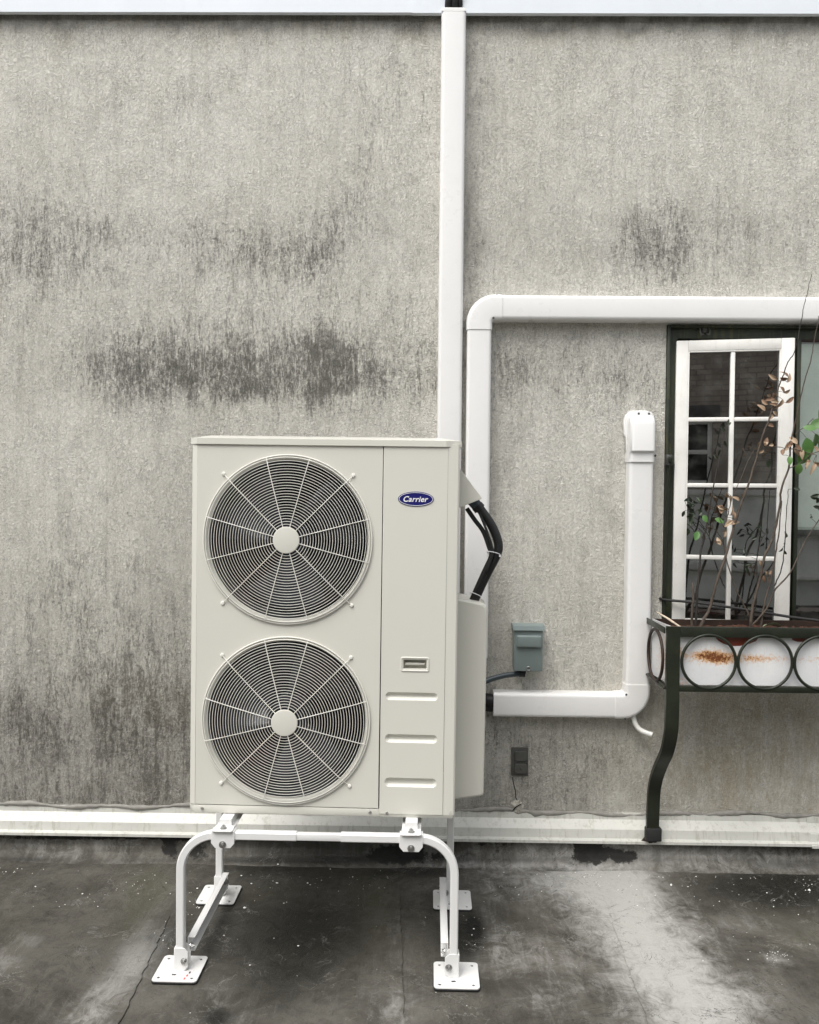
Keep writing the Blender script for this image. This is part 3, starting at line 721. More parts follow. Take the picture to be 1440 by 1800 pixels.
def hcover(parent, z, xa, xb): return dsweep('cover', PR, [((xa, 0, z), (0, 0, -1)), ((xb, 0, z), (0, 0, -1))], parent)
YF = -DD
# tall duct over the coping
d1 = thing('line_set_duct', 'tall white vertical line-set duct rising behind the heat pump to the coping', 'duct', (P(790, 780, YF).x, 0, 0.95))
x1 = (P(798, 14, YF).x+P(790.5, 760, YF).x)/2
ztop = P(798, 12, YF).z
dsweep('cover', dprof(DW, DD, DR), [((x1, 0, 0.95), (1, 0, 0)), ((x1, 0, ztop-.02), (1, 0, 0))], d1)
cap = [(x1-DW/2, ztop-.0195), (x1+DW/2, ztop-.0195), (x1+DW/2, ztop-.014), (x1+DW/2-.004, ztop-.004), (x1+DW/2-.014, ztop), (x1-DW/2+.014, ztop), (x1-DW/2+.004, ztop-.004), (x1-DW/2, ztop-.014)]
plate_xz('cover_lip', [cap], 0.016, -DD+.009, pvc, d1, 0.004, local=False)
# pipes leaving its top
pb = thing('refrigerant_pipes', 'dark insulated refrigerant pipes emerging from the top of the tall white duct', 'pipe', (x1, -0.03, ztop-.1))
for dx, r in ((-0.026, .016), (0.004, .017), (0.030, .011)):
    tube('pipe', catmull([(x1+dx, -.03, ztop-.15), (x1+dx, -.036, ztop-.02), (x1+dx*.9, -.06, ztop+.06), (x1+dx*.9, -.03, ztop+.2), (x1+dx*.9, .12, ztop+.24), (x1+dx, .5, ztop+.22)], 6), r, foam, pb, 12)
# elbow run
x2 = (P(843.5, 580, YF).x+P(838, 1000, YF).x)/2; z2 = (P(900, 540, YF).z+P(1430, 542, YF).z)/2
d2 = thing('line_set_duct', 'white duct turning at an elbow and running level above the window', 'duct', (x2, 0, 0.95))
ER = DW/2+0.016
ex, ez = x2+ER, z2-ER
vcover(d2, x2, 0.95, ez-.008); hcover(d2, z2, ex+.008, 9.0)
fr = [((x2, 0, ez-.03), (1, 0, 0)), ((x2, 0, ez), (1, 0, 0))]
for k in range(1, 12):
    a = math.pi-k*math.pi/2/12; fr.append(((ex+ER*math.cos(a), 0, ez+ER*math.sin(a)), (-math.cos(a), 0, -math.sin(a))))
fr += [((ex, 0, z2), (0, 0, -1)), ((ex+.03, 0, z2), (0, 0, -1))]
dsweep('elbow', PRC, fr, d2)
for (u, v) in ((827, 561), (867, 560), (873, 519)):
    q = P(u, v, -DD*.8); put('screw', SCREWW, (q.x, -DD-.002 if u == 867 else -DD*.82-.004, q.z), d2)
# third run beside the window
x3 = (P(1129, 820, YF).x+P(1122, 1195, YF).x)/2; z3 = (P(880, 1239.5, YF).z+P(1080, 1242.5, YF).z)/2
xl = P(868, 1240, YF).x
d3 = thing('line_set_duct', 'white duct with hooded wall cap beside the window and elbow at its foot', 'duct', (x3, 0, z3-.06))
ex, ez = x3-ER, z3+ER
ctz3 = P(1130, 812, YF).z
vcover(d3, x3, ez+.008, ctz3+.02); hcover(d3, z3, xl, ex-.008)
fr = [((ex-.03, 0, z3), (0, 0, -1)), ((ex, 0, z3), (0, 0, -1))]
for k in range(1, 12):
    a = -math.pi/2+k*math.pi/2/12; fr.append(((ex+ER*math.cos(a), 0, ez+ER*math.sin(a)), (math.cos(a), 0, math.sin(a))))
fr += [((x3, 0, ez), (1, 0, 0)), ((x3, 0, ez+.03), (1, 0, 0))]
dsweep('elbow', PRC, fr, d3)
# wall cap
zt = P(1130, 722, -.01).z
capo = [(x3-.062, ctz3+.05), (x3-.062, ctz3+.115), (x3-.071, ctz3+.13), (x3-.071, zt-.045), (x3-.064, zt-.022), (x3-.048, zt-.006), (x3-.028, zt), (x3+.032, zt), (x3+.052, zt-.006), (x3+.066, zt-.024), (x3+.07, zt-.045), (x3+.07, ctz3+.05)]
plate_xz('cap_flange', [capo], 0.022, -0.012, pvc, d3, 0.004, local=False)
hood = []
zc0, zc1 = ctz3, zt-.022
for (z, d, g) in ((zc0, DD+.004, .004), (zc0+.040, DD+.004, .004), (zc0+.050, DD+.020, .003), (zc1-.045, DD+.016, .002), (zc1-.018, DD+.010, .001), (zc1-.006, DD-.002, -.002), (zc1, DD-.03, -.006)):
    hood.append([Vector((x3+a, -b, z)) for a, b in dprof(DW, d, .02, g)])
link('cap_hood', sweep_mesh(hood, angle=45), pvc, d3)
for (u, v, y) in ((1123, 727, -.024), (1141, 727, -.024), (1112, 800, -DD-.001), (1152, 801, -DD-.001), (1101, 1221, -DD-.001), (1099, 1263, -DD+.008)):
    q = P(u, v, y); put('screw', SCREWW, (q.x, y-.001, q.z), d3)

# ================================================================== SMALL WALL FITTINGS
dt = thing('drain_tube', 'short white drain tube curling out from under the duct elbow', 'tube', (P(1115, 1266, -.04).x, -.04, P(1115, 1266, -.04).z))
tp = [P(1113, 1255, -.04), P(1117, 1272, -.045), P(1127, 1284, -.055), P(1147, 1292, -.075)]
pth = catmull(tp, 8)
dto = tube('tube', pth, 0.0115, tubem, dt, 14)
e = pth[-1]; dr = (pth[-1]-pth[-2]).normalized()
tube('bore', [e-dr*.001, e+dr*.0008], 0.0085, rubber, dt, 14)

bx = P(930, 1140, -.08); bs = 3.70/1442
b0, b1 = P(903, 1180, -.08), P(955, 1097, -.08)
db = thing('disconnect_box', 'small grey-green electrical disconnect box with raised panel on its lid', 'electrical box', (bx.x, 0, b0.z))
box('body', (b0.x+.003, -.070, b0.z+.003), (b1.x-.003, 0.001, b1.z-.014), greybox, db, .003)
box('lid', (b0.x+.002, -.084, b0.z+.001), (b1.x-.001, -.0702, b1.z-.024), greybox, db, .004, seg=3)
hd = [[(x, y, z) for (y, z) in ((0.001, b1.z-.008), (-.06, b1.z-.004), (-.088, b1.z-.009), (-.094, b1.z-.028), (-.090, b1.z-.029), (0.001, b1.z-.026))] for x in (b0.x-.005, b1.x+.006)]
link('rain_hood', sweep_mesh(hd, smooth=False), greybox, db)
m0, m1 = P(908, 1138, -.09), P(952, 1117, -.09)
bm = bmesh.new(); bmesh.ops.create_cube(bm, size=1)
for v in bm.verts: v.co = Vector((m0.x if v.co.x < 0 else m1.x, -.1 if v.co.y < 0 else -.0842, m0.z if v.co.z < 0 else m1.z))
bmesh.ops.bevel(bm, geom=bm.edges[:], offset=.0078, segments=4, affect='EDGES', profile=.5)
link('raised_panel', bm_mesh(bm, True, 50), greybox, db)
q = P(929, 1175, -.085)
rs = torus_mesh((q.x, -.088, q.z), 0.0085, 0.0022, 'Y', 24, 6); link('hasp', rs, zinc, db)
cd_ = thing('conduit_whip', 'dark blue-grey flexible conduit running from disconnect box behind heat pump', 'conduit', (P(912, 1184, -.05).x, -.05, P(912, 1184).z))
q0 = P(921, 1184, -.045)
tube('conduit', catmull([q0, P(905, 1185, -.045), P(885, 1188, -.05), P(858, 1196, -.06), P(820, 1214, -.09), P(780, 1230, -.2)], 8), 0.0125, conduitm, cd_, 14)
tube('fitting', [q0+Vector((.005, 0, 0)), q0+Vector((-.022, 0, 0))], 0.0165, black, cd_, 12)
tube('fitting', [Vector((q0.x-.004, -.045, q0.z)), Vector((q0.x-.004, -.045, b0.z+.006))], 0.014, black, cd_, 12)
ip = thing('insulated_pipe', 'black foam insulated pipe entering open end of the lower duct', 'pipe', (xl, -.04, z3))
tube('pipe', catmull([(xl+.08, -.035, z3+.01), (xl, -.036, z3+.01), (xl-.06, -.05, z3+.018), (xl-.16, -.22, z3+.03), (xl-.21, -.45, z3+.03)], 8), 0.030, foam, ip, 14)
tube('pipe', catmull([(xl+.08, -.03, z3-.022), (xl, -.032, z3-.022), (xl-.06, -.05, z3-.02), (xl-.16, -.22, z3-.02), (xl-.21, -.45, z3-.02)], 8), 0.019, foam, ip, 12)

o0, o1 = P(899, 1364, -.01), P(929, 1315, -.01)
oc = thing('outlet_cover', 'sooty grey double outlet cover on the wall below disconnect box', 'outlet', ((o0.x+o1.x)/2, 0, o0.z))
box('plate', (o0.x, -.009, o0.z), (o1.x, 0.001, o1.z), outlet_m, oc, .002)
zc = (o0.z+o1.z)/2; wd = o1.x-o0.x
for s in (1, -1):
    cz = zc+s*.029
    me = plate_mesh([rrect((o0.x+o1.x)/2+.004, cz, wd*.74, .047, .012)], .010, .003, 2); me.transform(Matrix.Translation((0, -.0145, 0)) @ XZ)
    link('lid', me, outlet_m, oc)
tube('lid_hinge', [(o0.x+.014, -.012, zc), (o1.x-.006, -.012, zc)], .0035, outlet_m, oc, 8)
put('screw', SCREWW, ((o0.x+o1.x)/2+.006, -.0205, zc-.029), oc)

# ================================================================== HEAT PUMP UNIT (local: x from left, y depth, z up)
YU = -0.86
bl = P(331, 1428, YU); brr = P(804, 1438, YU)
UZ = (bl.z+brr.z)/2
UW, UH, UD = 0.960, 1.326, 0.415
ub = thing('heat_pump_unit', 'large cream heat pump outdoor unit with two round fan grilles on white stand', 'heat pump', (bl.x, YU, bl.z+0.010), (0, 0.0045, -0.014))
def ubox(name, lo, hi, mat=cream, bev=.002, par=None): return box(name, lo, hi, mat, par or ub, bev, local=True)
SEAM = 0.6875; XR = 0.917; ZB = 0.020; ZT = UH
FC = [(0.350, 0.980), (0.350, 0.331)]; FR = 0.292
# base pan
pan = [(0.0, .02), (0.024, .0), (UW-.010, .0), (UW, .018), (UW, UD), (0, UD)]
me = plate_mesh([pan], ZB+.0085, .0015); me.transform(Matrix.Translation((0, 0.0015, (ZB-.0115)/2))); link('base_pan', me, cream, ub, True)
# fan panel and service panel
plate_xz('fan_panel', [[(.024, ZB+.001), (SEAM-.0016, ZB+.001), (SEAM-.0016, ZT), (.024, ZT)], circle(*FC[0], FR, 96), circle(*FC[1], FR, 96)], .004, .002, cream, ub, .0012)
GRO = [(.427, .0265), (.275, .0285), (.117, .0315)]
HX, HZ, HW, HH = .810, .542, .094, .044
sp = plate_xz('service_panel', [[(SEAM+.0016, ZB-.018), (XR, ZB-.018), (XR, ZT), (SEAM+.0016, ZT)]]+[rrect(.800, z, .185, h, h*.49, 8) for z, h in GRO]+[rrect(HX, HZ, HW-.012, HH-.012, .003, 3)], .004, .001, cream, ub, .0012)
def rr_loft(cx, cz, w_, h, r, steps, name, mat, parent, cap=True):
    rings = []
    for ins, d in steps:
        rr = max(r-ins, .0008)
        rings.append([(x, d, z) for x, z in rrect(cx, cz, w_-2*ins, h-2*ins, rr, 8)])
    bm = bmesh.new(); R = [[bm.verts.new(p) for p in q] for q in rings]; n = len(R[0])
    for a, b in zip(R[:-1], R[1:]):
        for j in range(n): bm.faces.new((a[j], a[(j+1) % n], b[(j+1) % n], b[j]))
    if cap: bm.faces.new(R[-1])
    return link(name, bm_mesh(bm, True, 60), mat, parent, True)
for z, h in GRO:
    rr_loft(.800, z, .187, h+.002, (h+.002)*.49, [(0, -.0004), (.003, .0022), (.006, .006), (.009, .0085), (.0122, .0095)], 'pressed_groove', cream, sp)
# handle: raised frame and recess
rr_loft(HX, HZ, HW+.010, HH+.010, .008, [(0, -.0008), (.0015, -.0032), (.006, -.0032), (.0085, .001), (.009, .030), (.0115, .032)], 'handle_recess', cream, sp)
box('handle_grip', (HX-.035, .008, HZ-.004), (HX+.035, .028, HZ+.004), cream, sp, .0015, local=True)
# corner bands and sides
def vsheet(name, prof, za, zb, mat=cream):
    th = .0025; rings = []
    return link(name, sweep_mesh([[(x, y, z) for x, y in prof] for z in (za, zb)], smooth=False), mat, ub, True)
vsheet('left_side_panel', [(.0235, .0005), (.004, .012), (.0, .020), (.0, UD), (.003, UD), (.003, .021), (.006, .0145), (.0235, .0045)], ZB, ZT)
vsheet('right_side_panel', [(XR+.0006, .0003), (UW-.007, .0022), (UW-.002, .006), (UW, .018), (UW, UD), (UW-.003, UD), (UW-.003, .019), (UW-.005, .011), (UW-.010, .007), (XR+.0006, .0045)], ZB-.018, ZT)
ubox('rear_coil', (.003, UD-.012, ZB), (UW-.003, UD-.001, ZT-.001), coil, 0)
# dark inside
bm = bmesh.new(); bmesh.ops.create_cube(bm, size=1)
for v in bm.verts: v.co = Vector((.006 if v.co.x < 0 else SEAM-.004, .02 if v.co.y < 0 else UD-.015, ZB+.004 if v.co.z < 0 else ZT-.004))
bmesh.ops.delete(bm, geom=[f for f in bm.faces if all(abs(v.co.y-.02) < 1e-4 for v in f.verts)], context='FACES')
link('inner_lining', bm_mesh(bm), liner, ub, True)
# top cover with raised middle
co = lambda e, y0: [(-.004-e, .018+y0), (.022, -.006-e+y0), (UW-.05, -.006-e+y0), (UW+.004+e, .016+y0), (UW+.004+e, UD+.004), (-.004-e, UD+.004)]
rings = [[(x, y, z) for x, y in co(e, 0)] for e, z in ((0, ZT-.010), (.001, ZT-.009), (.001, ZT+.012))]
rings += [[(.014, .022, ZT+.016), (.03, .006, ZT+.016), (UW-.05, .006, ZT+.016), (UW-.014, .022, ZT+.016), (UW-.01, UD-.01, ZT+.016), (.01, UD-.01, ZT+.016)]]
rings += [[(.05, .05, ZT+.024), (.065, .035, ZT+.024), (UW-.085, .035, ZT+.024), (UW-.07, .05, ZT+.024), (UW-.07, UD-.04, ZT+.024), (.05, UD-.04, ZT+.024)]]
link('top_cover', sweep_mesh(rings, angle=20), cream, ub, True)
put('screw', SCREW, (.050, -.0005, .006), ub, True); put('screw', SCREW, (.657, -.0005, .006), ub, True); put('screw', SCREW, (.717, -.0008, .0055), ub, True)
# grilles, shrouds, fans
for gi, (cx, cz) in enumerate(FC):
    GR = 0.301
    dish = lambda r: -.012-.016*(1-(r/GR)**2)
    gr = link('fan_grille', torus_mesh((cx, -.006, cz), GR, .0026, 'Y', 120, 8), creamwire, ub, True)
    link('wire_ring', torus_mesh((cx, -.011, cz), GR-.008, .0020, 'Y', 120, 6), creamwire, gr, True)
    nr = 24
    for k in range(nr):
        r = .056+(GR-.020-.056)*k/(nr-1)
        link('wire_ring', torus_mesh((cx, dish(r), cz), r, .00110, 'Y', 120, 6), creamwire, gr, True)
    for k in range(12):
        a = math.radians(15+30*k); diag = k % 3 == 1
        pa = []
        for r in np.linspace(.046, GR-.002, 10):
            pa.append((cx+r*math.cos(a), dish(r)-.003 if r < GR-.01 else -.010, cz+r*math.sin(a)))
        if diag:
            pa += [(cx+.312*math.cos(a), -.006, cz+.312*math.sin(a)), (cx+.325*math.cos(a), -.0025, cz+.325*math.sin(a))]
        tube('spoke', pa, .0017, creamwire, gr, 6, local=True)
        if diag:
            me = with_mat(lathe_mesh([(.0075, 0), (.0075, .002), (.005, .005), (0, .0055)], n=12), creamwire)
            put('mount_screw', me, (cx+.327*math.cos(a), -.0005, cz+.327*math.sin(a)), gr, True)
    cap = lathe_mesh([(.0475, 0), (.0475, .003), (.046, .0048), (.042, .0055), (0, .0055)], n=48); o = link('hub_cap', cap, cream, gr, True)
    o.location = (cx, dish(0)-.002, cz)
    # bell-mouth
    n = 96; prof = [(FR+.010, -.0005), (FR+.007, -.0035), (FR+.002, -.0040), (FR-.004, -.001), (FR-.007, .006), (FR-.008, .012)]
    rings = [[(cx+r*math.cos(2*math.pi*k/n), y, cz+r*math.sin(2*math.pi*k/n)) for k in range(n)] for r, y in prof]
    link('bell_mouth', sweep_mesh(rings, caps=False, angle=80), cream, ub, True)
    rings = [[(cx+r*math.cos(2*math.pi*k/n), y, cz+r*math.sin(2*math.pi*k/n)) for k in range(n)] for r, y in [(FR-.008, .012), (FR-.006, .15)]]
    link('shroud', sweep_mesh(rings, caps=False, angle=80), black, ub, True)
    fan = link('fan', lathe_mesh([(.07, 0), (.07, .08), (.062, .09), (0, .09)], n=32, c=(cx, .16, cz)), fanm, ub, True)
    for k in range(3):
        a0 = 2*math.pi*k/3+0.4*gi; g = []
        for i in range(9):
            r = .07+(.268-.07)*i/8
            row = []
            for j in range(7):
                t = j/6; a = a0+t*math.radians(72)-0.25*i/8
                row.append((cx+r*math.cos(a), .15-.075*t+.01*math.sin(math.pi*t), cz+r*math.sin(a)))
            g.append(row)
        bm = bmesh.new(); VV = [[bm.verts.new(p) for p in row] for row in g]; W2 = [[bm.verts.new((p[0], p[1]+.003, p[2])) for p in row] for row in g]
        for i in range(8):
            for j in range(6):
                bm.faces.new((VV[i][j], VV[i][j+1], VV[i+1][j+1], VV[i+1][j])); bm.faces.new((W2[i][j], W2[i+1][j], W2[i+1][j+1], W2[i][j+1]))
        for i in range(8):
            bm.faces.new((VV[i][0], VV[i+1][0], W2[i+1][0], W2[i][0])); bm.faces.new((VV[i][6], W2[i][6], W2[i+1][6], VV[i+1][6]))
        for j in range(6):
            bm.faces.new((VV[0][j], W2[0][j], W2[0][j+1], VV[0][j+1])); bm.faces.new((VV[8][j], VV[8][j+1], W2[8][j+1], W2[8][j]))
        link('blade', bm_mesh(bm, True), fanm, fan, True)
# badge
BX, BZ = .805, 1.131
ell = lambda a, b, n=64: [(BX+a*math.cos(2*math.pi*k/n), BZ+b*math.sin(2*math.pi*k/n)) for k in range(n)]
badge = plate_xz('badge', [ell(.0635, .0265)], .003, -.0015, navy, ub, .0008); badge['label'] = 'navy oval badge with white lettering'
plate_xz('badge_ring', [ell(.0605, .0238), ell(.0588, .0222)], .0012, -.0033, badgew, badge)
tcu = bpy.data.curves.new('t', 'FONT'); tcu.body = 'Carrier'; tcu.size = .036; tcu.align_x = 'CENTER'; tcu.align_y = 'CENTER'
tcu.shear = .28; tcu.offset = .0007; tcu.extrude = .0006; tcu.space_character = 1.06
tob = bpy.data.objects.new('t', tcu); COL.objects.link(tob); dg = bpy.context.evaluated_depsgraph_get(); dg.update()
tme = bpy.data.meshes.new_from_object(tob.evaluated_get(dg)); bpy.data.objects.remove(tob)
xs_ = [v.co.x for v in tme.vertices]; zs_ = [v.co.y for v in tme.vertices]
sc = .088/(max(xs_)-min(xs_)); cxx = (max(xs_)+min(xs_))/2; czz = (max(zs_)+min(zs_))/2
for v in tme.vertices: v.co = Vector(((v.co.x-cxx)*sc, (v.co.y-czz)*sc, v.co.z))
tme.transform(Matrix.Translation((BX, -.0036, BZ)) @ XZ)
link('lettering', tme, badgew, badge, True)
# valve cover on the right side
VX = UW+.0005; VR = P(852, 1080, -.64).x-bl.x
vc = []
for (z, g) in ((.015, .0),):
    pass
prof = []
z0v, z1v = -.018, P(840, 1056, -.64).z-bl.z-.010
ya, yb = .215, .395
rings = []
for (y, ins) in ((ya+.0, .008), (ya+.003, .003), (ya+.009, .0), (yb, .0)):
    xr = VR-ins
    pr = [(VX, z0v-.006+ins), (xr-.012, z0v+.010+ins), (xr-.003, z0v+.014+ins), (xr, z0v+.022+ins), (xr+.004, z1v-.06), (xr+.004, z1v-.028-ins), (xr, z1v-.014-ins), (xr-.010, z1v-.004-ins), (xr-.022, z1v-ins), (VX, z1v+.016-ins)]
    rings.append([(x, y, z) for x, z in pr])
link('valve_cover', sweep_mesh(rings, smooth=False), cream, ub, True)
# wiring hood
ha, hb, hc = [P(*q, -.70) for q in ((811, 826), (843, 878), (812, 896))]
pr = [(VX, ha.z-bl.z+.004), (hb.x-bl.x-.003, hb.z-bl.z+.006), (hb.x-bl.x, hb.z-bl.z), (hb.x-bl.x-.004, hb.z-bl.z-.004), (VX, hc.z-bl.z)]
rings = []
for y, ins in ((.148, .004), (.151, .0), (.30, .0)):
    c = (VX+.015, hb.z-bl.z+.01)
    rings.append([(x+(c[0]-x)*ins*8*(0 if x == VX else 1), y, z+(c[1]-z)*ins*8) for x, z in pr])
link('wiring_hood', sweep_mesh(rings, angle=20), cream, ub, True)

# ================================================================== CABLES from hood to valve cover
cb = thing('cable_bundle', 'thick black conduit and cables looping from wiring hood into valve cover', 'cable', P(838, 1050, -.62))
g0 = P(834, 884, -.62); g1 = P(842, 893, -.62)
main = catmull([P(836, 886, -.62), P(846, 897, -.62), P(865, 925, -.62), P(876, 955, -.62), P(873, 976, -.62), P(858, 1005, -.615), P(844, 1034, -.61), P(830, 1064, -.60)], 8)
tube('conduit', main, .0175, black, cb, 16)
tube('gland', [g0+(g0-g1)*.6, g1], .0215, conduitm, cb, 16)
tube('gland_nut', [g0.lerp(g1, .55), g1+(g1-g0)*.25], .0235, black, cb, 8)
cc = catmull([P(821, 894, -.615), P(834, 913, -.625), P(850, 935, -.628), P(860, 962, -.63), P(864, 976, -.63), P(852, 1003, -.63), P(838, 1034, -.625), P(825, 1064, -.60)], 8)
tube('cable', cc, .009, rubber, cb, 10)
tube('cable', catmull([P(843, 902, -.63), P(850, 918, -.64), P(858, 940, -.645), P(866, 970, -.645), P(856, 1003, -.64)], 8), .005, rubber, cb, 8)
for (u, v, dx, dz, rad) in ((868, 973, 1, -.25, .0265), (837, 1046, 1, -.5, .0245)):
    q = P(u, v, -.625)
    me = torus_mesh((0, 0, 0), rad, .0017, 'Y', 40, 6)
    o = put('cable_tie', with_mat(me, badgew), q, cb); o.rotation_euler = (math.radians(76), math.radians(14 if rad > .025 else 24), 0)
    box('tie_head', (q.x+rad*.72, q.y-.020, q.z-.012), (q.x+rad*.72+.007, q.y-.012, q.z-.005), badgew, cb, .001)

# ================================================================== STAND
sref = P(316, 1710, -.93)
st_ = thing('equipment_stand', 'white tubular steel stand with four square foot plates under the heat pump', 'stand', (P(318, 1700, -.93).x, -.93, 0), (0, 0, -0.012))
ox = st_.location.x
SW_ = P(797, 1704, -.93).x-ox
HT = P(560, 1462, -.94).z-.004          # top of hoop tube
TW = .029; HR = .125; RY = .535
def sq_ring(c, t, side, s):
    n = t.cross(side).normalized(); h = s/2; b = s*.14
    out = []
    for (a, b_) in ((h-b, h), (-h+b, h), (-h, h-b), (-h, -h+b), (-h+b, -h), (h-b, -h), (h, -h+b), (h, h-b)):
        out.append(c+side*a+n*b_)
    return out
def bent_leg(name, x, y, mirror, x_end, ztop, zbot):
    s = -1 if mirror else 1
    zc = ztop-TW/2; side = Vector((0, 1, 0)); rings = []
    rings.append(sq_ring(Vector((x, y, zbot)), Vector((0, 0, 1)), side, TW)); rings.append(sq_ring(Vector((x, y, zc-HR)), Vector((0, 0, 1)), side, TW))
    for k in range(1, 14):
        a = k*math.pi/2/14
        c = Vector((x+s*(HR-HR*math.cos(a)), y, zc-HR+HR*math.sin(a))); t = Vector((s*math.sin(a), 0, math.cos(a)))
        rings.append(sq_ring(c, t, side, TW))
    rings.append(sq_ring(Vector((x+s*HR, y, zc)), Vector((s, 0, 0)), side, TW)); rings.append(sq_ring(Vector((x_end, y, zc)), Vector((s, 0, 0)), side, TW))
    return link(name, sweep_mesh(rings, angle=25), whitesteel, st_, True)
def lx(u, v, y): return P(u, v, y).x-ox
xa, xb_ = lx(522, 1470, -.93), lx(600, 1470, -.93)
for yy in (0, RY):
    bent_leg('bent_leg', 0, yy, False, xa, HT, .012); bent_leg('bent_leg', SW_, yy, True, xb_, HT, .012)
    box('telescopic_tube', (xa-.05, yy-.0115, HT-.0265), (xb_+.05, yy+.0115, HT-.0030), whitesteel, st_, .002, local=True)
railx = [lx(394, 1470, -.93), lx(723, 1476, -.93)]
RT = ub.location.z-.0135
for i, rx in enumerate(railx):
    # inverted channel rail with flange lips
    w2 = .034; y0r, y1r = -.018, RY+.02
    zt_ = RT; zb_ = HT+.0008
    pr = [(-w2, zb_), (-w2, zb_+.003), (-w2+.011, zb_+.003), (-w2+.013, zt_), (w2-.013, zt_), (w2-.011, zb_+.003), (w2, zb_+.003), (w2, zb_)]
    link('rail', sweep_mesh([[(rx+x, y, z) for x, z in pr] for y in (.02, y1r)], smooth=False), whitesteel, st_, True)
    # rail nose: flat tongue bolted down
    nose = [(-.034, .022), (-.036, -.022), (-.031, -.03), (.031, -.03), (.036, -.022), (.034, .022)]
    me = plate_mesh([[(rx+a, b) for a, b in nose]], .004, .001); me.transform(Matrix.Translation((0, .0, HT+.0075))); link('rail_nose', me, whitesteel, st_, True)
    put('bolt', BOLT_U, (rx, -.006, HT+.0095), st_, True)
    # saddle clamp over the tube
    c_w = .041
    cl = [(-c_w, HT+.004), (c_w, HT+.004), (c_w, HT-.038), (c_w-.014, HT-.055), (-c_w+.014, HT-.055), (-c_w, HT-.038)]
    for yy in (0, RY):
        plate_xz('saddle_clamp', [[(rx+a, b) for a, b in cl]], .004, yy-TW/2-.0025, whitesteel, st_, .001)
        plate_xz('saddle_clamp', [[(rx+a, b) for a, b in cl]], .004, yy+TW/2+.0025, whitesteel, st_, .001)
        box('saddle_top', (rx-c_w, yy-TW/2-.003, HT+.0006), (rx+c_w, yy+TW/2+.003, HT+.0042), whitesteel, st_, .001, local=True)
        put('bolt', BOLT_F, (rx, yy-TW/2-.0047, HT-.042), st_, True)
# feet
for xi, fx in enumerate((0, SW_)):
    s = 1 if xi == 0 else -1
    for yi, yy in enumerate((0, RY)):
        hs_ = .079
        pc = (fx-.002 if xi == 0 else fx+.010)
        holes = [circle(pc+a*.058, yy+b*.058, .0055, 12) for a in (-1, 1) for b in (-1, 1)]
        holes.append(rrect(pc-.010, yy-.038, .016, .011, .003, 2))
        me = plate_mesh([rrect(pc, yy, 2*hs_, 2*hs_, .014, 5)]+holes, .0045, .001); me.transform(Matrix.Translation((0, 0, .0085)))
        foot = link('foot_plate', me, whitesteel, st_, True)
        me = plate_mesh([rrect(pc, yy, 2*hs_+.002, 2*hs_+.002, .014, 5)], .0062, 0); me.transform(Matrix.Translation((0, 0, .0030))); link('rubber_pad', me, rubber, foot, True)
        # upright U bracket round the leg, ear towards the inside
        e = .030
        br_ = [(-.0175, .011), (-.0175, .092), (.0165, .092), (e, .080), (e, .026), (.018, .011)]
        br_ = [(fx+s*a, b) for a, b in br_]
        for yy2 in (yy-TW/2-.0025, yy+TW/2+.0025):
            plate_xz('foot_bracket', [br_], .004, yy2, whitesteel, foot, .001)
        box('bracket_side', (min(fx-s*.0195, fx-s*.0155), yy-TW/2-.003, .011), (max(fx-s*.0195, fx-s*.0155), yy+TW/2+.003, .091), whitesteel, foot, .001, local=True)
        put('bolt', BOLT_F, (fx+s*.017, yy-TW/2-.0047, .046), foot, True)
        put('bolt', BOLT_R if xi == 0 else BOLT_L, (fx+s*(e+.002), yy+(.012 if yi == 0 else -.02), .085 if yi == 0 else .075), foot, True)
    # side brace, C channel open to the inside
    x0, x1_ = fx+s*.0185, fx+s*.044
    for (nm, za, zb, xa_, xb2) in (('brace_web', .062, .112, x0, x0+s*.003), ('brace_flange', .109, .112, x0+s*.0032, x1_), ('brace_flange', .062, .065, x0+s*.0032, x1_)):
        box(nm, (min(xa_, xb2), .020, za), (max(xa_, xb2), RY-.020, zb), whitesteel, st_, .0007, local=True)
# paper label on the front left foot
sx_, sy_ = .036, -.045
me = plate_mesh([[(sx_-.013, sy_-.028), (sx_+.005, sy_-.028), (sx_+.016, sy_+.034), (sx_-.002, sy_+.034)]], .0006); me.transform(Matrix.Translation((0, 0, .0112)))
lb = link('paper_label', me, stickerm, st_, True)
for k, (a, b, mm) in enumerate(((-.004, -.018, redink), (.0, .0, redink), (.004, .018, blackink))):
    box('print_mark', (sx_+a-.003, sy_+b-.006, .01155), (sx_+a+.003, sy_+b+.006, .0117), mm, lb, 0, local=True)

# ================================================================== PLANTER AND STAND
YP = -.345
pz1 = P(1300, 1103, YP).z; pz0 = P(1300, 1212, YP).z
px0 = P(1196, 1160, YP).x-.055; px1 = px0+1.05
pl = thing('planter_box', 'white enamel trough planter with rust spots under the window', 'planter', ((px0+px1)/2, -.18, pz0))
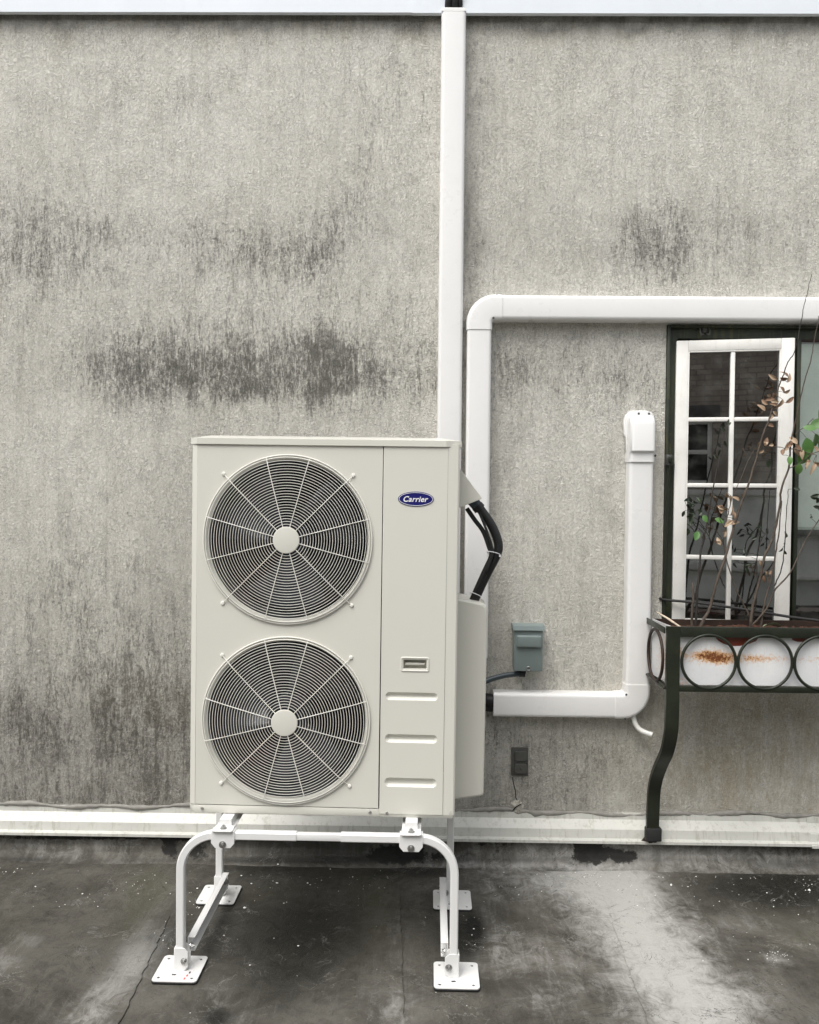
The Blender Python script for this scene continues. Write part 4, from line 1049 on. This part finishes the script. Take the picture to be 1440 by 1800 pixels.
# front wall dense for rust map
def enamel_sheet(name, x0, x1, y0, y1, z0, z1, nx_, nz_, th):
    vs = []; fs = []
    for j in range(nz_+1):
        for i in range(nx_+1):
            t = i/nx_; vs.append((x0+(x1-x0)*t, y0+(y1-y0)*t, z0+(z1-z0)*j/nz_))
    n = len(vs); d = Vector((-(y1-y0), (x1-x0), 0)).normalized()*th
    vs += [(a+d.x, b+d.y, c) for a, b, c in vs]
    W_ = nx_+1
    for j in range(nz_):
        for i in range(nx_):
            f = (j*W_+i, j*W_+i+1, (j+1)*W_+i+1, (j+1)*W_+i); fs.append(f); fs.append(tuple(n+k for k in f[::-1]))
    rim = [i for i in range(W_)]+[j*W_+nx_ for j in range(1, nz_+1)]+[nz_*W_+i for i in range(nx_-1, -1, -1)]+[j*W_ for j in range(nz_-1, 0, -1)]
    for a, b in zip(rim, rim[1:]+rim[:1]): fs.append((a, a+n, b+n, b))
    me = bpy.data.meshes.new('s'); me.from_pydata(vs, [], fs)
    A = np.array(vs); U, V = project(A)
    set_attr(me, 'rust', gauss(U, V, [(1255, 1153, 30, 8, 1.0), (1267, 1161, 16, 6, .8), (1240, 1152, 20, 6, .6), (1345, 1158, 42, 5, .75), (1325, 1158, 10, 5, .3), (1198, 1148, 6, 10, .6), (1200, 1205, 8, 10, .6), (1440, 1160, 20, 4, .4), (1166, 1150, 8, 40, .6)]))
    set_attr(me, 'chip', gauss(U, V, [(1292, 1124, 18, 9, 1.0), (1310, 1122, 20, 6, .8), (1275, 1118, 14, 6, .7), (1410, 1122, 16, 6, .9), (1370, 1112, 40, 3, .3)]))
    return link(name, me, enamel, pl)
yf = YP+.022
enamel_sheet('front_wall', px0+.02, px1, yf, yf, pz0+.012, pz1-.008, 110, 28, .004)
enamel_sheet('side_wall', px0+.0, px0+.02, -.118, yf+.002, pz0+.012, pz1-.002, 10, 24, .004)
enamel_sheet('side_wall', px1, px1+.02, yf, -.118, pz0+.012, pz1-.002, 10, 24, .004)
box('back_wall', (px0+.01, -.125, pz0+.012), (px1+.01, -.119, pz1-.002), rustbrown, pl)
box('floor', (px0+.02, yf+.004, pz0+.012), (px1-.004, -.126, pz0+.016), rustbrown, pl)
# soil
N_, M_ = 80, 20; vs = []; fs = []
for j in range(M_+1):
    for i in range(N_+1):
        x = px0+.022+(px1-px0-.026)*i/N_; y = yf+.005+(-.127-yf-.005)*j/M_
        vs.append((x, y, pz1-.03+.02*math.sin(x*11+1)*math.sin(y*20)*.4+random.uniform(-.006, .008)))
for j in range(M_):
    for i in range(N_): fs.append((j*(N_+1)+i, j*(N_+1)+i+1, (j+1)*(N_+1)+i+1, (j+1)*(N_+1)+i))
me = bpy.data.meshes.new('soil'); me.from_pydata(vs, [], fs); link('soil', me, soilm, pl)

ps = thing('planter_stand', 'green-black iron stand with ring ornaments and curved leg holding the planter', 'planter stand', (px0, -.2, P(1152, 1472, -.08).z))
lw = .055; lxl = P(1172, 1150, YP).x
xl0, xl1 = lxl, lxl+lw
# curved leg: flat bar in the YZ plane, section as an angle
zf = P(1152, 1474, -.075).z
path = catmull([(YP, pz1), (YP, pz0+.05), (YP, pz0-.06), (YP+.005, pz0-.16), (YP+.055, pz0-.30), (YP+.145, pz0-.42), (YP+.20, pz0-.50), (YP+.235, zf+.13), (YP+.245, zf+.02)], 8) if False else None
pp = catmull([Vector((0, YP, pz1+.0)), Vector((0, YP, pz0+.02)), Vector((0, YP-.002, pz0-.10)), Vector((0, YP+.008, pz0-.19)), Vector((0, YP+.060, pz0-.29)), Vector((0, YP+.150, pz0-.385)), Vector((0, YP+.215, pz0-.47)), Vector((0, YP+.245, pz0-.56)), Vector((0, -.090, zf+.02))], 8)
rings = []
for i, p in enumerate(pp):
    t = (pp[min(i+1, len(pp)-1)]-pp[max(i-1, 0)]).normalized(); n = Vector((0, -t.z, t.y))
    n = n if n.y < 0 else -n
    h = .004
    rings.append([Vector((xl0, p.y, p.z))+n*h, Vector((xl1, p.y, p.z))+n*h, Vector((xl1, p.y, p.z))-n*h, Vector((xl0+.006, p.y, p.z))-n*h, Vector((xl0+.006, p.y, p.z))-n*.016, Vector((xl0, p.y, p.z))-n*.016])
link('leg', sweep_mesh(rings, smooth=True, angle=40), iron, ps)
box('foot', (xl0-.004, -.102, zf-.005), (xl1+.012, -.066, zf+.055), rubber, ps, .005)
lump('rust_lump', ((xl0+xl1)/2, -.066, zf-.012), .045, .016, .012, rustbrown, ps, 5)
xe = px1+.03
zt1 = pz1; 
box('top_rail', (xl1+.0005, YP-.004, zt1-.042), (xe, YP+.003, zt1), iron, ps, .001)
box('top_rail_flange', (xl0+.006, YP+.0032, zt1-.006), (xe, YP+.022, zt1-.001), iron, ps, .001)
box('bottom_rail', (xl1+.0005, YP-.004, pz0-.012), (xe, YP+.003, pz0+.012), iron, ps, .001)
box('bottom_rail_flange', (xl0+.006, YP+.0032, pz0-.004), (xe, YP+.03, pz0+.006), rustbrown, ps, .001)
for xs in (xl0-.010, xe-.03):
    box('side_rail', (xs, YP+.004, pz0-.004), (xs+.030, -.001, pz0+.004), iron, ps, .001)
    box('side_rail', (xs, YP+.004, zt1-.030), (xs+.005, -.001, zt1-.004), iron, ps, .001)
rc = [P(1246, 1164, YP).x]; sc_ = P(1345, 1172, YP).x-rc[0]
rzc = (zt1-.042+pz0+.012)/2; RR = .1165
for k in range(int((px1-rc[0])/sc_)+1):
    link('ring_ornament', torus_mesh((rc[0]+sc_*k, YP-.001, rzc), RR-.004, .0068, 'Y', 64, 6), iron, ps)
link('ring_ornament', torus_mesh((xl0-.008, YP+.135, rzc), RR-.006, .0068, 'X', 64, 6), rustbrown, ps)

rod = thing('black_hose', 'thin black hose stretched across the window above the planter', 'hose', P(1160, 1053, -.02))
tube('hose', catmull([P(1160, 1052, .0), P(1175, 1055, -.03), P(1230, 1060, -.09), P(1320, 1073, -.16), P(1400, 1086, -.21), P(1500, 1098, -.24)], 6), .0062, rubber, rod, 10)
sk = thing('pale_stick', 'thin pale stick leaning on planter end', 'stick', P(1196, 1102, -.3))
tube('stick', [P(1155, 1076, -.2), P(1175, 1088, -.26), P(1197, 1103, -.33)], [.003, .005, .004], paleb, sk, 7)

# ---------------- shrubs in the planter
def leaf_mesh(L, W_, curl, fold):
    n = 7; bm = bmesh.new(); rows = []
    for i in range(n+1):
        t = i/n; wdt = W_*math.sin(math.pi*min(1, t*0.96+.02))**.75*(1-.25*t)
        y = L*t; z = -curl*L*t*t
        rows.append([bm.verts.new((sx*wdt*.5, y, z+fold*abs(sx)*wdt*.5)) for sx in (-1, -.5, 0, .5, 1)])
    for a, b in zip(rows[:-1], rows[1:]):
        for j in range(4): bm.faces.new((a[j], a[j+1], b[j+1], b[j]))
    return bm_mesh(bm, True)
LEAF = {}
for kind, mat in (('dry', drym), ('green', greenm), ('dark', darkm)):
    LEAF[kind] = [with_mat(leaf_mesh(1, .72 if kind == 'green' else .55, random.uniform(.1, .3) if kind == 'green' else random.uniform(.3, .9), random.uniform(.1, .3) if kind == 'green' else random.uniform(.4, 1.0)), mat) for _ in range(4)]
STEMS = {}
def stem(sh, pxs, y0, y1, r0_, r1_, mat=barkm, name='stem'):
    n = len(pxs); pts = []
    for i, (u, v) in enumerate(pxs):
        pts.append(P(u, v, y0+(y1-y0)*i/max(1, n-1)+random.uniform(-.006, .006)))
    path = catmull(pts, 5); m = len(path)
    path = [p+Vector((random.uniform(-.0016, .0016), random.uniform(-.0016, .0016), 0)) for p in path]
    STEMS.setdefault(sh.name, []).extend(path)
    return tube(name, path, [r0_+(r1_-r0_)*i/(m-1)+random.uniform(0, .0004) for i in range(m)], mat, sh, 7)
def leaf(sh, kind, u, v, y, size, ang=None):
    me = random.choice(LEAF[kind]); q = P(u, v, y)
    o = link('leaf', me, None, sh)
    a = random.uniform(0, 360) if ang is None else ang
    near_ = min(STEMS[sh.name], key=lambda t: (t-q).length)
    if (near_-q).length > .05:                    # keep the leaf within a stalk's length of its twig
        q = near_+(q-near_).normalized()*.05
    o.location = q; o.scale = (size,)*3
    if (near_-q).length > .003:
        tube('leaf_stalk', [near_, near_.lerp(q, .5)+Vector((0, 0, .003)), q], [.0012, .0009, .0008], barkd if kind == 'dark' else barkm, sh, 5)
    o.rotation_euler = (math.radians(random.uniform(50, 120)), math.radians(random.uniform(-35, 35)), 0)
    R = Matrix.Rotation(math.radians(a), 3, Vector((0, 1, 0))) @ Matrix.Rotation(math.radians(random.uniform(-40, 40)), 3, Vector((0, 0, 1))) @ Matrix.Rotation(math.radians(90+random.uniform(-35, 35)), 3, 'X')
    o.rotation_euler = R.to_euler()
    return o
soilv = lambda u: P(u, 1100, -.2)
s1 = thing('bare_shrub', 'thin shrub with dark leaf cluster and short mossy stub at planter end', 'shrub', P(1218, 1102, -.2), group=None)
stem(s1, [(1216, 1112), (1217, 1080), (1219, 1050), (1218, 1025)], -.22, -.22, .006, .004, barkm)
stem(s1, [(1222, 1112), (1226, 1040), (1230, 990), (1234, 960), (1241, 931), (1248, 887), (1256, 850), (1271, 779), (1277, 741)], -.2, -.10, .0055, .0018, barkd)
stem(s1, [(1241, 931), (1228, 915), (1215, 905), (1208, 890)], -.16, -.14, .002, .001, barkd, 'twig')
stem(s1, [(1238, 940), (1230, 930), (1222, 925)], -.16, -.14, .002, .001, barkd, 'twig')
for (u, v) in ((1208, 886), (1214, 893), (1204, 898), (1222, 890), (1226, 896), (1228, 906), (1207, 908), (1217, 910), (1212, 902), (1232, 884), (1203, 880), (1219, 880)):
    leaf(s1, 'dark', u, v, -.15, random.uniform(.026, .036))
leaf(s1, 'green', 1227, 934, -.16, .045, 200); leaf(s1, 'dark', 1215, 925, -.16, .04); leaf(s1, 'dark', 1212, 916, -.16, .036)
for (u, v) in ((1277, 745), (1274, 760), (1271, 775), (1279, 750), (1268, 790), (1262, 805)): leaf(s1, 'dark', u, v, -.10, random.uniform(.02, .03))
s2 = thing('bare_shrub', 'tall leaning twig with clusters of curled dry leaves before the sash', 'shrub', P(1232, 1103, -.24))
stem(s2, [(1228, 1112), (1236, 1092), (1248, 1069), (1258, 1031), (1276, 976), (1291, 924), (1304, 884), (1317, 848), (1330, 804), (1343, 760), (1351, 741), (1364, 696), (1376, 662)], -.24, -.22, .0072, .0022)
stem(s2, [(1376, 662), (1386, 636), (1396, 620), (1403, 595), (1409, 563), (1413, 540), (1420, 512), (1427, 482)], -.22, -.24, .0022, .0010, barkd, 'twig')
stem(s2, [(1276, 930), (1268, 918), (1262, 900)], -.24, -.25, .002, .001, barkm, 'twig'); stem(s2, [(1337, 785), (1352, 786), (1372, 786), (1384, 790)], -.22, -.22, .0018, .001, barkm, 'twig')
for (u, v) in ((1366, 667), (1372, 664), (1385, 662), (1372, 680), (1378, 690), (1384, 672), (1348, 694), (1360, 690), (1355, 705), (1350, 711), (1362, 702), (1359, 723), (1351, 737), (1376, 702), (1382, 708), (1345, 722), (1366, 712)):
    leaf(s2, 'dry', u, v, -.225, random.uniform(.026, .04))
for (u, v) in ((1343, 791), (1352, 783), (1345, 784), (1336, 776), (1350, 748)): leaf(s2, 'dry', u, v, -.225, random.uniform(.026, .038))
s3 = thing('bare_shrub', 'slender twig with pinkish dry leaves rising mid planter', 'shrub', P(1318, 1102, -.2))
stem(s3, [(1320, 1110), (1318, 1084), (1306, 1060), (1293, 1033), (1278, 987), (1272, 955), (1267, 944), (1256, 930), (1244, 924)], -.2, -.22, .0035, .0012)
stem(s3, [(1272, 955), (1276, 920), (1282, 895), (1290, 868), (1305, 835), (1320, 800), (1327, 790)], -.22, -.2, .002, .001, barkm, 'twig')
for (u, v) in ((1262, 890), (1258, 887), (1268, 903), (1273, 895), (1280, 921), (1288, 915), (1292, 913), (1270, 935), (1266, 952), (1272, 944), (1267, 958), (1276, 866), (1281, 872), (1300, 880), (1302, 872), (1283, 906)):
    leaf(s3, 'dry', u, v, -.23, random.uniform(.028, .042))
leaf(s3, 'green', 1257, 912, -.22, .04, 120); leaf(s3, 'green', 1236, 905, -.22, .035, 150)
s4 = thing('bare_shrub', 'branching shrub with round green leaves and tan dry leaves by right stile', 'shrub', P(1322, 1102, -.22))
stem(s4, [(1318, 1112), (1320, 1095), (1324, 1064), (1336, 1018), (1344, 980), (1360, 942), (1371, 890), (1374, 857), (1387, 823), (1389, 789), (1395, 757), (1402, 726), (1412, 679), (1425, 635), (1433, 593), (1440, 555)], -.21, -.26, .0065, .0013)
stem(s4, [(1322, 1100), (1347, 1071), (1364, 1035), (1389, 1007), (1416, 951), (1440, 913), (1460, 880)], -.22, -.27, .0042, .0015)
stem(s4, [(1338, 1105), (1342, 1071), (1355, 1022), (1364, 973), (1370, 930), (1374, 880)], -.22, -.24, .0045, .002)
stem(s4, [(1362, 1030), (1374, 1000), (1379, 960), (1383, 900), (1386, 860)], -.23, -.24, .0025, .0012, barkd)
stem(s4, [(1387, 823), (1400, 818), (1415, 808), (1428, 798), (1445, 792)], -.24, -.27, .0022, .0014, barkm, 'twig')
stem(s4, [(1389, 789), (1400, 790), (1420, 796), (1436, 800)], -.24, -.27, .002, .001, barkm, 'twig'); stem(s4, [(1398, 764), (1408, 755), (1418, 748), (1430, 735)], -.24, -.27, .002, .001, barkm, 'twig')
stem(s4, [(1322, 1095), (1330, 1050), (1331, 1000), (1334, 960), (1352, 930)], -.2, -.18, .003, .0015, barkd)
for (u, v) in ((1378, 792), (1384, 786), (1376, 800), (1398, 786), (1404, 790), (1408, 796), (1411, 790), (1424, 808), (1430, 812), (1437, 795), (1434, 816), (1420, 802), (1390, 780), (1402, 780)):
    leaf(s4, 'dry', u, v, -.255, random.uniform(.03, .044))
for (u, v, a, s) in ((1425, 752, 60, .055), (1418, 770, 170, .066), (1424, 790, 215, .062), (1438, 777, 120, .052), (1388, 802, 180, .03), (1406, 815, 190, .04), (1412, 752, 100, .045), (1440, 742, 40, .06), (1434, 763, 150, .058)):
    leaf(s4, 'green', u, v, -.26, s*1.25, a)
for (u, v) in ((1376, 963), (1380, 968), (1382, 945), (1378, 955)): leaf(s4, 'dark', u, v, -.245, .024)
for (u, v) in ((1340, 1000), (1346, 1004), (1352, 1010), (1336, 994), (1349, 1016), (1343, 1012)): leaf(s4, 'dry', u, v, -.22, random.uniform(.024, .034))
for (u, v) in ((1302, 928), (1326, 926), (1330, 945), (1335, 940), (1297, 972), (1303, 976), (1311, 998), (1320, 990), (1326, 934), (1332, 925), (1298, 990), (1310, 994)): leaf(s4, 'dark', u, v, -.18, random.uniform(.022, .032))
for (u, v) in ((1412, 862), (1424, 868), (1432, 874), (1428, 858), (1436, 882), (1430, 890), (1424, 910), (1434, 866), (1438, 895)): leaf(s4, 'dark', u, v, -.24, random.uniform(.026, .034))
# dried leaf mound on the soil
dl = thing('fallen_leaf', 'grey-green withered leaf lying on planter soil', 'leaf', P(1358, 1095, -.3))
o = link('blade', leaf_mesh(1, .5, .25, .5), simple('withered_leaf', (0.2, 0.22, 0.14), .7, var=.3, scale=60), dl); o.scale = (.09, .09, .09)
o.location = P(1342, 1102, -.31); o.rotation_euler = (math.radians(14), math.radians(-20), math.radians(-75))

# ================================================================== FOAM CRUMBS on the roof
vs = []; fs = []
def crumb(x, y, r):
    k = len(vs); z = r*.6+.001
    for d in ((1, 0, 0), (-1, 0, 0), (0, 1, 0), (0, -1, 0), (0, 0, 1), (0, 0, -1)):
        q = random.uniform(.6, 1.2); vs.append((x+d[0]*r*q, y+d[1]*r*q, z+d[2]*r*.7*q))
    for a, b, c in ((0, 2, 4), (2, 1, 4), (1, 3, 4), (3, 0, 4), (2, 0, 5), (1, 2, 5), (3, 1, 5), (0, 3, 5)): fs.append((k+a, k+b, k+c))
def scatter(n, u, v, su, sv, r=(.0012, .0034)):
    for _ in range(int(n*.5)):
        uu, vv = random.gauss(u, su), random.gauss(v, sv)
        if vv < 1526: vv = 1526+random.uniform(0, 12)
        q = G(uu, vv)
        if q.y > -.13: q.y = -.13-random.uniform(0, .05)
        crumb(q.x, q.y, random.uniform(*r)*random.choice((.7, .8, 1, 1, 1.4)))
scatter(60, 350, 1590, 18, 16); scatter(40, 250, 1555, 30, 12); scatter(45, 120, 1560, 80, 20); scatter(26, 30, 1520, 25, 10); scatter(20, 285, 1660, 8, 30)
scatter(60, 520, 1556, 80, 16); scatter(40, 620, 1548, 80, 18); scatter(24, 560, 1640, 120, 40); scatter(26, 830, 1636, 12, 26)
scatter(70, 1120, 1560, 90, 22); scatter(70, 1320, 1560, 80, 28); scatter(50, 1365, 1680, 14, 5, (.001, .0025)); scatter(30, 1290, 1620, 60, 40); scatter(40, 1040, 1528, 30, 3); scatter(14, 900, 1560, 60, 20); scatter(40, 700, 1700, 400, 60, (.001, .002)); scatter(30, 1420, 1560, 20, 12)
for (u, v, r) in ((424, 1541, .006), (442, 1555, .005), (487, 1554, .006), (541, 1554, .005), (62, 1560, .005), (145, 1573, .006), (430, 1598, .008), (1180, 1558, .008), (1423, 1567, .008), (490, 1518, .006), (394, 1646, .004)):
    q = G(u, v); crumb(q.x, min(q.y, -.1), r)
me = bpy.data.meshes.new('crumbs'); me.from_pydata(vs, [], fs)
o = link('foam_crumbs', me, flakem); tag(o, 'scattered white foam crumbs on the dark roof deck', 'debris', kind='stuff')

# ================================================================== BUILDINGS ACROSS THE ROOF (mirrored in the window)
YO = -8.2
ob = thing('brick_building', 'dark brick building across the roof mirrored in the open sash', 'building', (0, YO, 0))
def holed_wall(name, x0, x1, z0, z1, holes, mat, y):
    me = plate_mesh([[(x0, z0), (x1, z0), (x1, z1), (x0, z1)]]+[[(a, c), (b, c), (b, d), (a, d)] for a, b, c, d in holes], .2, 0)
    me.transform(Matrix.Translation((0, y, 0)) @ Matrix(((1, 0, 0, 0), (0, 0, 1, 0), (0, 1, 0, 0), (0, 0, 0, 1))))
    bm = bmesh.new(); bm.from_mesh(me)
    return link(name, bm_mesh(bm), mat, ob)
wins = [(0.58, 1.10, 1.85, 2.75), (3.0, 3.8, 1.95, 3.2), (-2.4, -1.6, 1.95, 3.2), (-4.6, -3.8, 1.95, 3.2)]
holed_wall('wall', -9, 4.2, 1.75, 4.9, wins, brickm, YO-.1)
box('stucco_base', (-9, YO-.2, 0.0), (4.2, YO+.03, 1.70), pstucco, ob)
box('ledge', (-9, YO-.2, 1.70), (4.2, YO+.10, 1.78), whitewood, ob, .01)
box('ledge', (-9, YO+.0305, .66), (4.2, YO+.12, .76), whitewood, ob, .01)
box('cornice', (-9, YO-.25, 4.9), (4.2, YO+.18, 5.15), greenwood, ob, .03)
for (a, b, c, d) in wins:
    wn = box('window', (a, YO-.12, c), (b, YO-.10, d), darkwall, ob)
    for (xa, xb2, za, zb) in ((a, a+.06, c, d), (b-.06, b, c, d), (a+.06, b-.06, d-.06, d), (a+.06, b-.06, c, c+.06), (a+.06, b-.06, (c+d)/2-.03, (c+d)/2+.03)):
        box('frame', (xa, YO-.0995, za), (xb2, YO-.05, zb), whitewood, wn, .004)
    box('lintel', (a-.1, YO+.002, d), (b+.1, YO+.03, d+.2), oldsteel, wn, .004)
ob2 = thing('rendered_building', 'pale rendered building across the roof mirrored in the fixed pane', 'building', (6, YO, 0))
box('wall', (4.25, YO-.6, 0), (14, YO-.35, 5.2), pstucco, ob2)
box('ledge', (4.25, YO-.349, 1.1), (14, YO-.22, 1.24), oldsteel, ob2, .01)
box('ledge', (4.25, YO-.349, .45), (14, YO-.22, .52), whitewood, ob2, .01)
